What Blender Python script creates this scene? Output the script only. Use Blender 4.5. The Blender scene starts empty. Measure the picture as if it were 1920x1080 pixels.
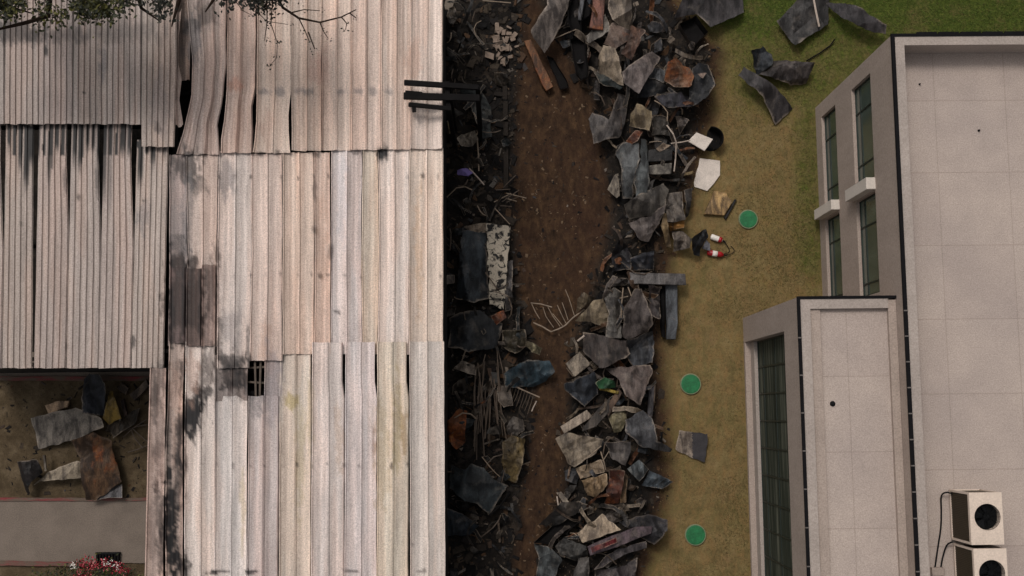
import bpy, bmesh, math, random
import numpy as np
from mathutils import Vector, Matrix, noise as mnoise
from mathutils.geometry import delaunay_2d_cdt

C = bpy.context.scene
COL = C.collection
R = math.radians
random.seed(7)
rng = np.random.default_rng(7)

# ------------------------------------------------------------------ camera
F = 2180.0      # focal length in pixels of a 1920 px wide frame
CAMZ = 35.0
def _n(v):
    v = np.array(v, float); return v / np.linalg.norm(v)
_dn = _n((-26, -231, -2180)); _U = -_dn
_N = np.array((-232.0, 20700.0, 0.0)); _N[2] = -(_N[:2] @ _U[:2]) / _U[2]; _N = _n(_N)
_E = np.cross(_N, _U)
CM = np.array([_E, _N, _U])                 # camera axes -> world axes
cam = bpy.data.cameras.new('camera')
cam.sensor_width = 36; cam.lens = F / 1920 * 36; cam.clip_end = 3000
camo = bpy.data.objects.new('camera', cam); COL.objects.link(camo)
m4 = Matrix([list(r) + [0] for r in CM.tolist()] + [[0, 0, 0, 1]])
m4.translation = (0, 0, CAMZ)
camo.matrix_world = m4
C.camera = camo

# ------------------------------------------------------------------ light
SUN_EL, SUN_AZ = R(58), R(330)              # azimuth clockwise from north
w = bpy.data.worlds.new('World'); C.world = w; w.use_nodes = True
nt = w.node_tree; nt.nodes.clear()
sky = nt.nodes.new('ShaderNodeTexSky'); sky.sky_type = 'NISHITA'; sky.sun_disc = False
sky.sun_elevation = SUN_EL; sky.sun_rotation = SUN_AZ
sky.air_density = 1.0; sky.dust_density = 5.0; sky.ozone_density = 1.0
hs = nt.nodes.new('ShaderNodeHueSaturation'); hs.inputs['Saturation'].default_value = 0.12
bg = nt.nodes.new('ShaderNodeBackground'); bg.inputs['Strength'].default_value = 0.10
wo = nt.nodes.new('ShaderNodeOutputWorld')
nt.links.new(sky.outputs[0], hs.inputs['Color']); nt.links.new(hs.outputs[0], bg.inputs[0]); nt.links.new(bg.outputs[0], wo.inputs[0])
sun = bpy.data.lights.new('sun', 'SUN'); sun.energy = 1.3; sun.angle = R(14); sun.color = (1, .94, .87)
suno = bpy.data.objects.new('sun', sun); COL.objects.link(suno)
sd = Vector((math.sin(SUN_AZ) * math.cos(SUN_EL), math.cos(SUN_AZ) * math.cos(SUN_EL), math.sin(SUN_EL)))
suno.rotation_euler = sd.to_track_quat('Z', 'Y').to_euler(); suno.location = (0, 30, 40)
vs = C.view_settings; vs.view_transform = 'Standard'; vs.look = 'None'; vs.gamma = 1; vs.exposure = 0.0
C.cycles.max_bounces = 6

# ------------------------------------------------------------------ helpers
def ray(px, py): return CM @ np.array((px - 960, 540 - py, -F))
def P(px, py, z=0.0):
    r = ray(px, py); t = (z - CAMZ) / r[2]
    return Vector((r[0] * t, r[1] * t, z))
def Pn(px, py, z):
    px = np.asarray(px, float); py = np.asarray(py, float); z = np.asarray(z, float)
    c = np.stack([px - 960, 540 - py, np.full_like(px, -F)]); r = CM @ c.reshape(3, -1)
    t = (z.ravel() - CAMZ) / r[2]
    return np.stack([r[0] * t, r[1] * t, z.ravel() + 0 * t], 1)
def projn(v):
    c = (v - np.array((0, 0, CAMZ))) @ CM
    return 960 + F * c[:, 0] / -c[:, 2], 540 - F * c[:, 1] / -c[:, 2]
def S(r, g, b, a=1.0):
    f = lambda c: (c / 255 / 12.92) if c <= 10 else ((c / 255 + .055) / 1.055) ** 2.4
    return (f(r), f(g), f(b), a)
def smooth(a, b, x):
    t = np.clip((x - a) / (b - a), 0, 1); return t * t * (3 - 2 * t)
_tab = rng.random((257, 257))
def vn(x, y, seed=0):                        # value noise, numpy
    x = np.asarray(x, float) + seed * 17.3; y = np.asarray(y, float) + seed * 9.7
    xi = np.floor(x).astype(int); yi = np.floor(y).astype(int); fx = x - xi; fy = y - yi
    fx = fx * fx * (3 - 2 * fx); fy = fy * fy * (3 - 2 * fy)
    xi %= 256; yi %= 256
    return (_tab[xi, yi] * (1 - fx) * (1 - fy) + _tab[xi + 1, yi] * fx * (1 - fy)
            + _tab[xi, yi + 1] * (1 - fx) * fy + _tab[xi + 1, yi + 1] * fx * fy)
def fbm(x, y, seed=0, o=4):
    s = 0; a = .5; t = 0
    for i in range(o):
        s = s + a * vn(x * 2 ** i, y * 2 ** i, seed + i); t += a; a *= .5
    return s / t

def mesh(name, verts, faces, mat, parent=None, loc=None, colors=None, smooth_=False, midx=None):
    me = bpy.data.meshes.new(name)
    me.from_pydata([tuple(v) for v in verts], [], faces)
    for m in (mat if isinstance(mat, (list, tuple)) else [mat]): me.materials.append(m)
    if midx is not None: me.polygons.foreach_set('material_index', midx)
    if smooth_: me.polygons.foreach_set('use_smooth', [True] * len(me.polygons))
    if colors is not None:
        for nm, arr in colors.items():
            a = me.attributes.new(nm, 'FLOAT_COLOR', 'POINT'); a.data.foreach_set('color', np.asarray(arr, np.float32).ravel())
    me.update()
    o = bpy.data.objects.new(name, me); COL.objects.link(o)
    if parent is not None: o.parent = parent
    if loc is not None: o.location = loc
    return o
def tag(o, label=None, cat=None, group=None, kind=None):
    if label: o['label'] = label
    if cat: o['category'] = cat
    if group: o['group'] = group
    if kind: o['kind'] = kind
    return o
def empty(name, loc, label, cat, group=None):
    o = bpy.data.objects.new(name, None); COL.objects.link(o); o.location = loc; o.empty_display_size = .3
    return tag(o, label, cat, group)

class MB:
    def __init__(s): s.v = []; s.f = []
    def add(s, v, f):
        b = len(s.v); s.v += [tuple(q) for q in v]; s.f += [tuple(i + b for i in q) for q in f]; return s
    def box(s, x0, x1, y0, y1, z0, z1):
        return s.add([(x0, y0, z0), (x1, y0, z0), (x1, y1, z0), (x0, y1, z0), (x0, y0, z1), (x1, y0, z1), (x1, y1, z1), (x0, y1, z1)],
                     [(0, 3, 2, 1), (4, 5, 6, 7), (0, 1, 5, 4), (1, 2, 6, 5), (2, 3, 7, 6), (3, 0, 4, 7)])
    def bbox(s, x0, x1, y0, y1, z0, z1, b=.012):   # chamfered upper edges
        s.add([(x0, y0, z0), (x1, y0, z0), (x1, y1, z0), (x0, y1, z0), (x0, y0, z1 - b), (x1, y0, z1 - b), (x1, y1, z1 - b), (x0, y1, z1 - b),
               (x0 + b, y0 + b, z1), (x1 - b, y0 + b, z1), (x1 - b, y1 - b, z1), (x0 + b, y1 - b, z1)],
              [(0, 3, 2, 1), (8, 9, 10, 11), (0, 1, 5, 4), (1, 2, 6, 5), (2, 3, 7, 6), (3, 0, 4, 7), (4, 5, 9, 8), (5, 6, 10, 9), (6, 7, 11, 10), (7, 4, 8, 11)])
        return s
    def quad(s, a, b, c, d): return s.add([a, b, c, d], [(0, 1, 2, 3)])
    def bar(s, p, q, wd, h, up=(0, 0, 1)):          # box along p->q
        p = Vector(p); q = Vector(q); d = (q - p).normalized(); u = Vector(up); sd_ = d.cross(u).normalized() * wd / 2; u = sd_.cross(d).normalized() * h / 2
        return s.add([p - sd_ - u, p + sd_ - u, p + sd_ + u, p - sd_ + u, q - sd_ - u, q + sd_ - u, q + sd_ + u, q - sd_ + u],
                     [(0, 1, 2, 3), (7, 6, 5, 4), (0, 4, 5, 1), (1, 5, 6, 2), (2, 6, 7, 3), (3, 7, 4, 0)])
    def tube(s, pts, r, n=7):
        pts = [Vector(p) for p in pts]; b = len(s.v); L = len(pts)
        rr = r if isinstance(r, (list, tuple)) else [r] * L
        for i, p in enumerate(pts):
            d = (pts[min(i + 1, L - 1)] - pts[max(i - 1, 0)]).normalized()
            a = d.orthogonal().normalized() if i == 0 else (a - d * a.dot(d)).normalized()
            c = d.cross(a)
            for k in range(n):
                t = 2 * math.pi * k / n; s.v.append(tuple(p + (a * math.cos(t) + c * math.sin(t)) * rr[i]))
        for i in range(L - 1):
            for k in range(n):
                s.f.append((b + i * n + k, b + i * n + (k + 1) % n, b + (i + 1) * n + (k + 1) % n, b + (i + 1) * n + k))
        s.f.append(tuple(b + k for k in reversed(range(n)))); s.f.append(tuple(b + (L - 1) * n + k for k in range(n)))
        return s
    def lathe(s, prof, c, n=32, axis='z'):
        b = len(s.v); c = Vector(c)
        for r, h in prof:
            for k in range(n):
                t = 2 * math.pi * k / n; s.v.append(tuple(c + Vector((r * math.cos(t), r * math.sin(t), h))))
        for i in range(len(prof) - 1):
            for k in range(n):
                s.f.append((b + i * n + k, b + i * n + (k + 1) % n, b + (i + 1) * n + (k + 1) % n, b + (i + 1) * n + k))
        if prof[0][0] > 1e-4: s.f.append(tuple(b + k for k in reversed(range(n))))
        if prof[-1][0] > 1e-4: s.f.append(tuple(b + (len(prof) - 1) * n + k for k in range(n)))
        return s
    def build(s, name, mat, parent=None, loc=None, smooth_=False):
        if loc is not None: s.v = [tuple(Vector(q) - Vector(loc)) for q in s.v]
        return mesh(name, s.v, s.f, mat, parent, loc, smooth_=smooth_)

def solid(v, f, t):                          # thicken a sheet downwards, closing its rim
    n = len(v); v2 = [tuple(q) for q in v] + [(q[0], q[1], q[2] - t) for q in v]
    cnt = {}
    for q in f:
        for i in range(len(q)):
            cnt.setdefault(frozenset((q[i], q[(i + 1) % len(q)])), []).append((q[i], q[(i + 1) % len(q)]))
    f2 = list(f) + [tuple(i + n for i in reversed(q)) for q in f]
    for e in cnt.values():
        if len(e) == 1: a, b = e[0]; f2.append((b, a, a + n, b + n))
    return v2, f2

# ------------------------------------------------------------------ materials
class NB:
    def __init__(s, name, rough=.8, spec=.3, metal=0.0):
        s.m = bpy.data.materials.new(name); s.m.use_nodes = True; s.t = s.m.node_tree
        s.b = s.t.nodes['Principled BSDF']; s.b.inputs['Roughness'].default_value = rough
        s.b.inputs['Specular IOR Level'].default_value = spec; s.b.inputs['Metallic'].default_value = metal
        s.co = None
    def n(s, typ, **k):
        q = s.t.nodes.new(typ)
        for a, b in k.items(): setattr(q, a, b)
        return q
    def l(s, a, b): s.t.links.new(a, b)
    def coord(s, out='Object', scale=None, add=None):
        if s.co is None: s.co = s.n('ShaderNodeTexCoord')
        o = s.co.outputs[out]
        if add is not None:
            q = s.n('ShaderNodeVectorMath', operation='ADD'); s.l(o, q.inputs[0]); s.l(add, q.inputs[1]); o = q.outputs[0]
        if scale:
            q = s.n('ShaderNodeVectorMath', operation='MULTIPLY'); s.l(o, q.inputs[0]); q.inputs[1].default_value = scale; o = q.outputs[0]
        return o
    def noise(s, scale, detail=4, co=None, rough=.55, dist=0):
        q = s.n('ShaderNodeTexNoise'); q.inputs['Scale'].default_value = scale; q.inputs['Detail'].default_value = detail
        q.inputs['Roughness'].default_value = rough; q.inputs['Distortion'].default_value = dist
        s.l(co if co is not None else s.coord(), q.inputs['Vector']); return q.outputs['Fac']
    def ramp(s, fac, stops):
        q = s.n('ShaderNodeValToRGB'); e = q.color_ramp.elements
        while len(e) < len(stops): e.new(.5)
        for i, (p, c) in enumerate(stops):
            e[i].position = p; e[i].color = c if isinstance(c, tuple) else (c, c, c, 1)
        s.l(fac, q.inputs[0]); return q.outputs[0]
    def mix(s, fac, a, b, mode='MIX'):
        q = s.n('ShaderNodeMix', data_type='RGBA', blend_type=mode)
        for v, i in ((fac, 0), (a, 6), (b, 7)):
            if hasattr(v, 'links') or hasattr(v, 'is_linked'): s.l(v, q.inputs[i])
            else: q.inputs[i].default_value = v
        return q.outputs[2]
    def math(s, op, a, b=0.0):
        q = s.n('ShaderNodeMath', operation=op)
        for v, i in ((a, 0), (b, 1)):
            if hasattr(v, 'is_linked'): s.l(v, q.inputs[i])
            else: q.inputs[i].default_value = v
        return q.outputs[0]
    def attr(s, name):
        return s.n('ShaderNodeAttribute', attribute_name=name)
    def grain(s, col, scale=34, lo=.72, hi=1.28, co=None, detail=2):
        g = s.noise(scale, detail, co=co, rough=.7)
        return s.mix(1.0, col, s.ramp(g, [(.28, lo), (.72, hi)]), 'MULTIPLY')
    def bump(s, h, strength=.3, dist=.02):
        q = s.n('ShaderNodeBump'); q.inputs['Strength'].default_value = strength; q.inputs['Distance'].default_value = dist
        s.l(h, q.inputs['Height']); s.l(q.outputs[0], s.b.inputs['Normal'])
    def done(s, col):
        if hasattr(col, 'is_linked'): s.l(col, s.b.inputs['Base Color'])
        else: s.b.inputs['Base Color'].default_value = col
        return s.m

def simple(name, rgb, rough=.7, spec=.3, var=.25, vscale=2.0, grain=.2, metal=0.0, gs=34):
    b = NB(name, rough, spec, metal); c = S(*rgb)
    v = b.noise(vscale, 5)
    col = b.mix(1.0, c, b.ramp(v, [(.3, 1 - var), (.7, 1 + var)]), 'MULTIPLY')
    if grain: col = b.grain(col, gs, 1 - grain, 1 + grain)
    return b.done(col)

M = {}
def mat_scrap():
    b = NB('scrap_metal', .62, .35, .15)
    oi = b.n('ShaderNodeObjectInfo')
    off = b.n('ShaderNodeCombineXYZ'); r = b.math('MULTIPLY', oi.outputs['Random'], 57.0)
    b.l(r, off.inputs[0]); b.l(r, off.inputs[1])
    co = b.coord(add=off.outputs[0])
    base = b.mix(1.0, oi.outputs['Color'], (.86, .87, .86, 1), 'MULTIPLY')
    st_ = b.n('ShaderNodeVectorMath', operation='MULTIPLY'); b.l(co, st_.inputs[0]); st_.inputs[1].default_value = (2.6, .9, 1)
    n1 = b.noise(1.5, 6, st_.outputs[0], .66, .5)
    col = b.mix(b.ramp(n1, [(.38, 0.0), (.59, .96)]), b.mix(1.0, base, (1.12, 1.08, 1.05, 1), 'MULTIPLY'), b.mix(1.0, base, (.22, .20, .20, 1), 'MULTIPLY'))
    n2 = b.noise(2.2, 6, co, .6, .4)
    pale = b.ramp(n2, [(.55, 0.0), (.78, .55)])
    col = b.mix(pale, col, b.mix(.35, base, S(165, 150, 135)))
    ed = b.attr('edge'); col = b.mix(b.math('MULTIPLY', ed.outputs['Fac'], .75), col, b.mix(.5, base, S(178, 160, 142)))
    n3 = b.noise(1.15, 6, co, .62, .5)
    rf = b.math('ADD', n3, b.math('SUBTRACT', b.math('MULTIPLY', oi.outputs['Alpha'], .45), .45))
    rust = b.ramp(b.noise(9, 4, co), [(.3, S(70, 38, 22)), (.55, S(118, 62, 28)), (.75, S(150, 96, 42))])
    col = b.mix(b.ramp(rf, [(.40, 0.0), (.52, .9)]), col, rust)
    col = b.grain(col, 26, .68, 1.32, co, 3)
    n4 = b.noise(7, 6, st_.outputs[0], .6, .8)
    b.bump(n4, .5, .04)
    return b.done(col)
M['scrap'] = mat_scrap()
def mat_spot():
    b = NB('spotted_white', .8); co = b.coord()
    n = b.noise(5.5, 5, co, .6, .7)
    col = b.mix(b.ramp(n, [(.50, 0.0), (.57, 1.0)]), S(150, 140, 126), S(24, 22, 22))
    return b.done(b.grain(col, 30, .75, 1.25))
M['spot'] = mat_spot()
def mat_sheet(name):
    b = NB(name, .5, .35, .1)
    a = b.attr('tint'); col = a.outputs['Color']
    oi = b.n('ShaderNodeObjectInfo')
    off = b.n('ShaderNodeCombineXYZ'); b.l(b.math('MULTIPLY', oi.outputs['Random'], 31.0), off.inputs[0])
    co = b.coord(add=off.outputs[0])
    st = b.n('ShaderNodeVectorMath', operation='MULTIPLY'); b.l(co, st.inputs[0]); st.inputs[1].default_value = (11, .5, 1)
    s1 = b.noise(1.0, 6, st.outputs[0], .7)
    col = b.mix(1.0, col, b.ramp(s1, [(.28, .72), (.72, 1.2)]), 'MULTIPLY')
    sp = b.noise(7.0, 4, co, .6, .3)
    col = b.mix(b.ramp(sp, [(.70, 0.0), (.80, .45)]), col, S(70, 58, 52))
    col = b.grain(col, 30, .70, 1.30, co)
    return b.done(col)
M['sheet'] = mat_sheet('roof_sheet_metal')
M['slate'] = simple('dark_grey_paint', (50, 47, 49), .7, .2, .3, 4, .2)
M['clean'] = simple('pale_board', (196, 184, 174), .75, .25, .12, 3, .18)
M['char'] = simple('charred_steel', (17, 15, 15), .85, .12, .4, 3)
M['charwall'] = simple('charred_wall', (34, 31, 30), .9, .2, .5, 1.2)
M['concrete'] = None
def mat_roof():
    b = NB('roof_slab', .85, .2); co = b.coord()
    sw = b.n('ShaderNodeTexBrick'); sw.offset = 0; sw.inputs['Scale'].default_value = 1.0
    sw.inputs['Brick Width'].default_value = 1.80; sw.inputs['Row Height'].default_value = 1.85
    sw.inputs['Mortar Size'].default_value = .016; sw.inputs['Mortar Smooth'].default_value = .6
    sw.inputs['Color1'].default_value = (1, 1, 1, 1); sw.inputs['Color2'].default_value = (.945, .94, .945, 1); sw.inputs['Mortar'].default_value = (.80, .785, .78, 1)
    b.l(co, sw.inputs['Vector'])
    n = b.noise(.45, 5); n2 = b.noise(1.8, 6, rough=.65)
    col = b.ramp(n, [(.3, S(162, 148, 140)), (.7, S(172, 157, 147))])
    col = b.mix(1.0, col, b.ramp(n2, [(.3, .955), (.7, 1.035)]), 'MULTIPLY')
    col = b.mix(1.0, col, sw.outputs['Color'], 'MULTIPLY')
    return b.done(b.grain(col, 34, .76, 1.24))
M['roof'] = mat_roof()
def mat_render(name, rgb, g=.22):
    b = NB(name, .85, .2)
    n = b.noise(.8, 6); st = b.noise(1.0, 5, b.coord(scale=(3, 3, .35)))
    col = b.mix(1.0, S(*rgb), b.ramp(n, [(.3, .92), (.7, 1.06)]), 'MULTIPLY')
    col = b.mix(1.0, col, b.ramp(st, [(.3, .94), (.7, 1.05)]), 'MULTIPLY')
    return b.done(b.grain(col, 24, 1 - g, 1 + g))
M['wall'] = mat_render('rendered_wall', (156, 141, 131))
M['coping'] = mat_render('coping_paint', (156, 144, 136), .2)
M['white'] = mat_render('white_render', (196, 186, 176), .12)
M['trim'] = simple('dark_trim', (17, 16, 18), .85, .12, .2, 4, .15)
M['clip'] = simple('clip_metal', (95, 88, 84), .5, .4, .1, 4, 0)
M['frame'] = simple('window_frame', (24, 34, 30), .5, .4, .15, 4, 0)
def mat_glass():
    b = NB('window_glass', .12, .5)
    n = b.noise(1.2, 5, b.coord(scale=(1, 1, .5)), .6, .4)
    return b.done(b.grain(b.ramp(n, [(.3, S(50, 64, 57)), (.7, S(80, 92, 82))]), 20, .85, 1.15))
M['glass'] = mat_glass()
def mat_glass2():
    b = NB('smoked_glass', .5, .08); b.b.inputs['IOR'].default_value = 1.15
    n = b.noise(1.0, 6, b.coord(scale=(1, .22, 5)), .7, .3)
    return b.done(b.ramp(n, [(.32, S(34, 38, 33)), (.5, S(58, 62, 54)), (.68, S(104, 104, 92))]))
M['glass2'] = mat_glass2()
M['ac'] = mat_render('ac_paint', (204, 186, 171), .12)
M['coil'] = simple('coil_fins', (66, 56, 42), .6, .3, .15, 3, .2)
M['black'] = simple('black_plastic', (11, 12, 14), .7, .15, .2, 6, 0)
M['green'] = simple('green_cover', (28, 96, 56), .6, .3, .3, 7, .25)
M['rim'] = simple('cover_rim', (112, 118, 92), .8, .2, .2, 5, .1)
M['red'] = simple('red_paint', (150, 14, 24), .35, .5, .12, 8, 0)
M['paper'] = simple('white_label', (215, 208, 200), .7, .2, .1, 8, 0)
M['rod'] = simple('bare_rod', (128, 112, 96), .6, .3, .3, 5, 0)
M['darkrod'] = simple('burnt_rod', (78, 66, 56), .6, .3, .4, 5, 0)
M['bark'] = simple('bark', (42, 32, 26), .9, .1, .3, 6, .2)
M['purple'] = simple('violet_cloth', (112, 98, 150), .9, .1, .2, 6, .2)
M['palestick'] = simple('pale_stick', (165, 150, 138), .8, .2, .2, 6, 0)
def mat_leaf(name, a, b_, c):
    b = NB(name, .6, .3); g = b.n('ShaderNodeNewGeometry')
    return b.done(b.ramp(g.outputs['Random Per Island'], [(0, S(*a)), (.6, S(*b_)), (1, S(*c))]))
M['leaf'] = mat_leaf('leaf', (24, 27, 15), (46, 48, 22), (92, 88, 38))
M['leafdark'] = mat_leaf('dark_leaf', (18, 19, 16), (30, 31, 24), (48, 46, 30))
M['petal'] = mat_leaf('red_petal', (96, 8, 26), (150, 14, 40), (200, 120, 122))
def mat_rubble():
    b = NB('rubble', .9, .15); g = b.n('ShaderNodeNewGeometry')
    col = b.ramp(g.outputs['Random Per Island'], [(0, S(14, 13, 13)), (.40, S(29, 26, 25)), (.66, S(46, 40, 35)), (.84, S(62, 54, 46)), (.92, S(72, 52, 36)), (.96, S(50, 53, 56)), (1, S(120, 108, 96))])
    return b.done(b.grain(col, 20, .7, 1.3))
M['rubble'] = mat_rubble()
def mat_grassblade():
    b = NB('grass_blade', .8, .1); a = b.attr('tint'); return b.done(a.outputs['Color'])
M['blade'] = mat_grassblade()
def mat_ground():
    b = NB('burnt_lawn_ground', .95, .1)
    z1 = b.attr('zones'); sep = b.n('ShaderNodeSeparateColor'); b.l(z1.outputs['Color'], sep.inputs[0])
    z2 = b.attr('zones_two'); sep2 = b.n('ShaderNodeSeparateColor'); b.l(z2.outputs['Color'], sep2.inputs[0])
    streak = b.noise(1.0, 6, b.coord(scale=(4.2, 2.2, 1)), .68, .2)
    n_big = b.noise(.55, 6, rough=.6, dist=.3)
    n_mid = b.noise(2.2, 6, rough=.68, dist=.2)
    n_fin = b.noise(9, 5, rough=.7)
    def soft(z, amt=.55):
        v = b.math('ADD', z, b.math('MULTIPLY', b.math('SUBTRACT', n_mid, .5), amt))
        v = b.math('ADD', v, b.math('MULTIPLY', b.math('SUBTRACT', streak, .5), amt * .8))
        return b.ramp(v, [(.25, 0.0), (.75, 1.0)])
    lawn = b.ramp(n_mid, [(.25, S(86, 74, 48)), (.5, S(109, 94, 62)), (.75, S(134, 116, 80))])
    lawn = b.mix(b.ramp(n_big, [(.46, 0.0), (.72, .5)]), lawn, S(92, 86, 46))
    grn_ = None
    lawn = b.mix(b.ramp(streak, [(.44, 0.0), (.66, .8)]), lawn, S(124, 98, 64))
    green = b.ramp(n_fin, [(.25, S(46, 56, 22)), (.55, S(70, 80, 32)), (.8, S(100, 96, 48))])
    dirt = b.ramp(streak, [(.25, S(30, 23, 18)), (.5, S(57, 42, 31)), (.75, S(84, 63, 44))])
    dirt = b.mix(b.ramp(n_big, [(.45, 0.0), (.75, .6)]), dirt, S(56, 38, 30))
    char = b.ramp(n_mid, [(.3, S(17, 16, 15)), (.55, S(35, 31, 28)), (.78, S(62, 53, 45))])
    yard = b.ramp(n_mid, [(.25, S(58, 48, 35)), (.5, S(78, 66, 50)), (.75, S(104, 90, 72))])
    col = b.mix(soft(sep.outputs[2], 1.15), lawn, green)
    col = b.mix(b.ramp(b.noise(1.1, 7, rough=.7), [(.50, 0.0), (.70, .6)]), col, S(110, 87, 63))
    col = b.mix(soft(sep2.outputs[0], .3), col, yard)
    col = b.mix(soft(sep.outputs[1]), col, dirt)
    col = b.mix(soft(sep.outputs[0]), col, char)  # charred ground, plus the painted shade in the pile's gaps
    col = b.mix(1.0, col, b.ramp(n_fin, [(.3, .86), (.7, 1.14)]), 'MULTIPLY')
    col = b.grain(col, 30, .80, 1.20, None, 3)
    b.bump(n_fin, .5, .05)
    return b.done(col)
M['ground'] = mat_ground()
M['path'] = simple('path_concrete', (110, 99, 90), .9, .15, .12, 1.3, .22)
def mat_kerb():
    b = NB('red_kerb', .8, .2)
    n = b.noise(1.6, 5, b.coord(scale=(1, 4, 1)), .6)
    return b.done(b.grain(b.ramp(n, [(.44, S(92, 78, 68)), (.66, S(116, 52, 54))]), 30, .8, 1.2))
M['kerb'] = mat_kerb()

# ------------------------------------------------------------------ ground zones (as stains in the world, plus painted shade in the pile's gaps, laid out on the site plan)
def itp(y, ys, xs): return np.interp(y, ys, xs)
YS = [0, 200, 400, 550, 650, 750, 900, 1080]
def zones(px, py):
    L = itp(py, YS, [985, 968, 966, 972, 1005, 1000, 985, 960])
    Rr = itp(py, YS, [1010, 1120, 1150, 1110, 1075, 1065, 1060, 1015])
    pr = itp(py, [0, 100, 250, 350, 450, 520, 650, 800, 900, 1000, 1080], [1250, 1340, 1310, 1290, 1240, 1240, 1225, 1235, 1240, 1220, 1190])
    char = smooth(26, -26, px - L) * smooth(790, 800, px)
    char = np.maximum(char, smooth(800, 790, px) * smooth(680, 660, py))
    char = np.maximum(char, smooth(800, 790, px) * smooth(280, 290, px))
    pile = smooth(-30, 20, px - Rr) * smooth(30, -35, px - pr)
    char = np.maximum(char, .86 * pile)  # charred ground, blackened further as painted shade in the pile's gaps
    dirt = smooth(-20, 20, px - (L - 30)) * smooth(70, -30, px - pr)
    green = smooth(230, -40, py) * smooth(1210, 1400, px) * 1.05
    green = np.maximum(green, .62 * smooth(330, 130, py) * smooth(1300, 1420, px))
    green = np.maximum(green, .55 * smooth(1440, 1520, px) * smooth(640, 460, py))
    green = np.maximum(green, .22 * smooth(1340, 1400, px))
    green = np.maximum(green, smooth(1700, 1760, px))
    yard = smooth(330, 300, px) * smooth(660, 690, py)
    green = green * (1 - yard) + yard * (.75 * smooth(1050, 1065, py) + .22)
    return char, dirt, green, yard, pile
def mound(px, py):
    c, d, g, y, pile = zones(px, py)
    strip = smooth(820, 850, px) * smooth(985, 950, px)
    return pile * (.12 + .22 * fbm(px / 55., py / 55., 3)) + strip * .26 * fbm(px / 40., py / 40., 5)
def gz(x, y):
    px, py = projn(np.array([[x, y, 0.]])); return float(mound(px, py)[0])

xs = np.concatenate([[-1500, -600, -200, -80, -40, -24], np.arange(-17, 12, .11), [13, 16, 24, 40, 80, 200, 600, 1500]])
ys = np.concatenate([[-1500, -600, -200, -80, -30, -12], np.arange(-6.5, 14.5, .11), [17, 22, 40, 80, 200, 600, 1500]])
gx, gy = np.meshgrid(xs, ys)
gv = np.stack([gx.ravel(), gy.ravel(), np.zeros(gx.size)], 1)
near = (abs(gv[:, 0]) < 26) & (abs(gv[:, 1]) < 26)
ppx, ppy = projn(np.where(near[:, None], gv, 0))
ch, di, gr, ya, pi_ = zones(ppx, ppy)
for a_ in (ch, di, ya): a_[~near] = 0
gr[~near] = .6
gv[:, 2] = np.where(near, mound(ppx, ppy) + .02 * (fbm(gv[:, 0] * 3, gv[:, 1] * 3, 9) - .5), 0)
nx = len(xs)
gf = [(j * nx + i, j * nx + i + 1, (j + 1) * nx + i + 1, (j + 1) * nx + i) for j in range(len(ys) - 1) for i in range(nx - 1)]
one = np.ones_like(ch)
tag(mesh('ground', gv, gf, M['ground'], colors={'zones': np.stack([ch, di, gr, one], 1), 'zones_two': np.stack([ya, 0 * ya, 0 * ya, one], 1)}, smooth_=True), kind='structure')

# path and kerbs of the yard on the left
a0 = P(-60, 938); a1 = P(330, 938); b0 = P(-60, 1052); b1 = P(330, 1056)
def strip_mesh(name, p0, p1, q0, q1, z, mat, h=.06):
    v = []; f = []
    n = 24
    for i in range(n + 1):
        t = i / n
        for k, (s, e) in enumerate(((p0, p1), (q0, q1))):
            p = s.lerp(e, t); v.append((p.x, p.y + .02 * (random.random() - .5), z))
    for i in range(n): f.append((2 * i + 2, 2 * i, 2 * i + 1, 2 * i + 3))
    v, f = solid(v, f, h)
    return mesh(name, v, f, mat)
tag(strip_mesh('path', a0, a1, b0, b1, .055, M['path']), kind='structure')
tag(strip_mesh('kerb', P(-60, 933), P(330, 933), P(-60, 939), P(330, 939), .10, M['kerb'], .12), kind='structure')
tag(strip_mesh('kerb', P(-60, 1050), P(170, 1053), P(-60, 1059), P(170, 1061), .10, M['kerb'], .12), kind='structure')
tag(strip_mesh('kerb', P(-60, 706), P(300, 706), P(-60, 714), P(300, 714), .10, M['kerb'], .12), kind='structure')
tag(strip_mesh('pavement', P(-60, 660), P(300, 660), P(-60, 706), P(300, 706), .05, M['path'], .12), kind='structure')
# concrete edging half buried along the burnt strip
for (x0, y0, x1, y1) in ((942, 138, 951, 190), (943, 194, 952, 228), (943, 233, 953, 258), (943, 280, 954, 357)):
    p = P((x0 + x1) / 2, y0); q = P((x0 + x1) / 2, y1); z = gz((p.x + q.x) / 2, (p.y + q.y) / 2)
    o = MB().bar(p + Vector((0, 0, z + .05)), q + Vector((0, 0, z + .03)), .14, .14).build('kerb', M['rubble'])
    tag(o, kind='structure')

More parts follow.
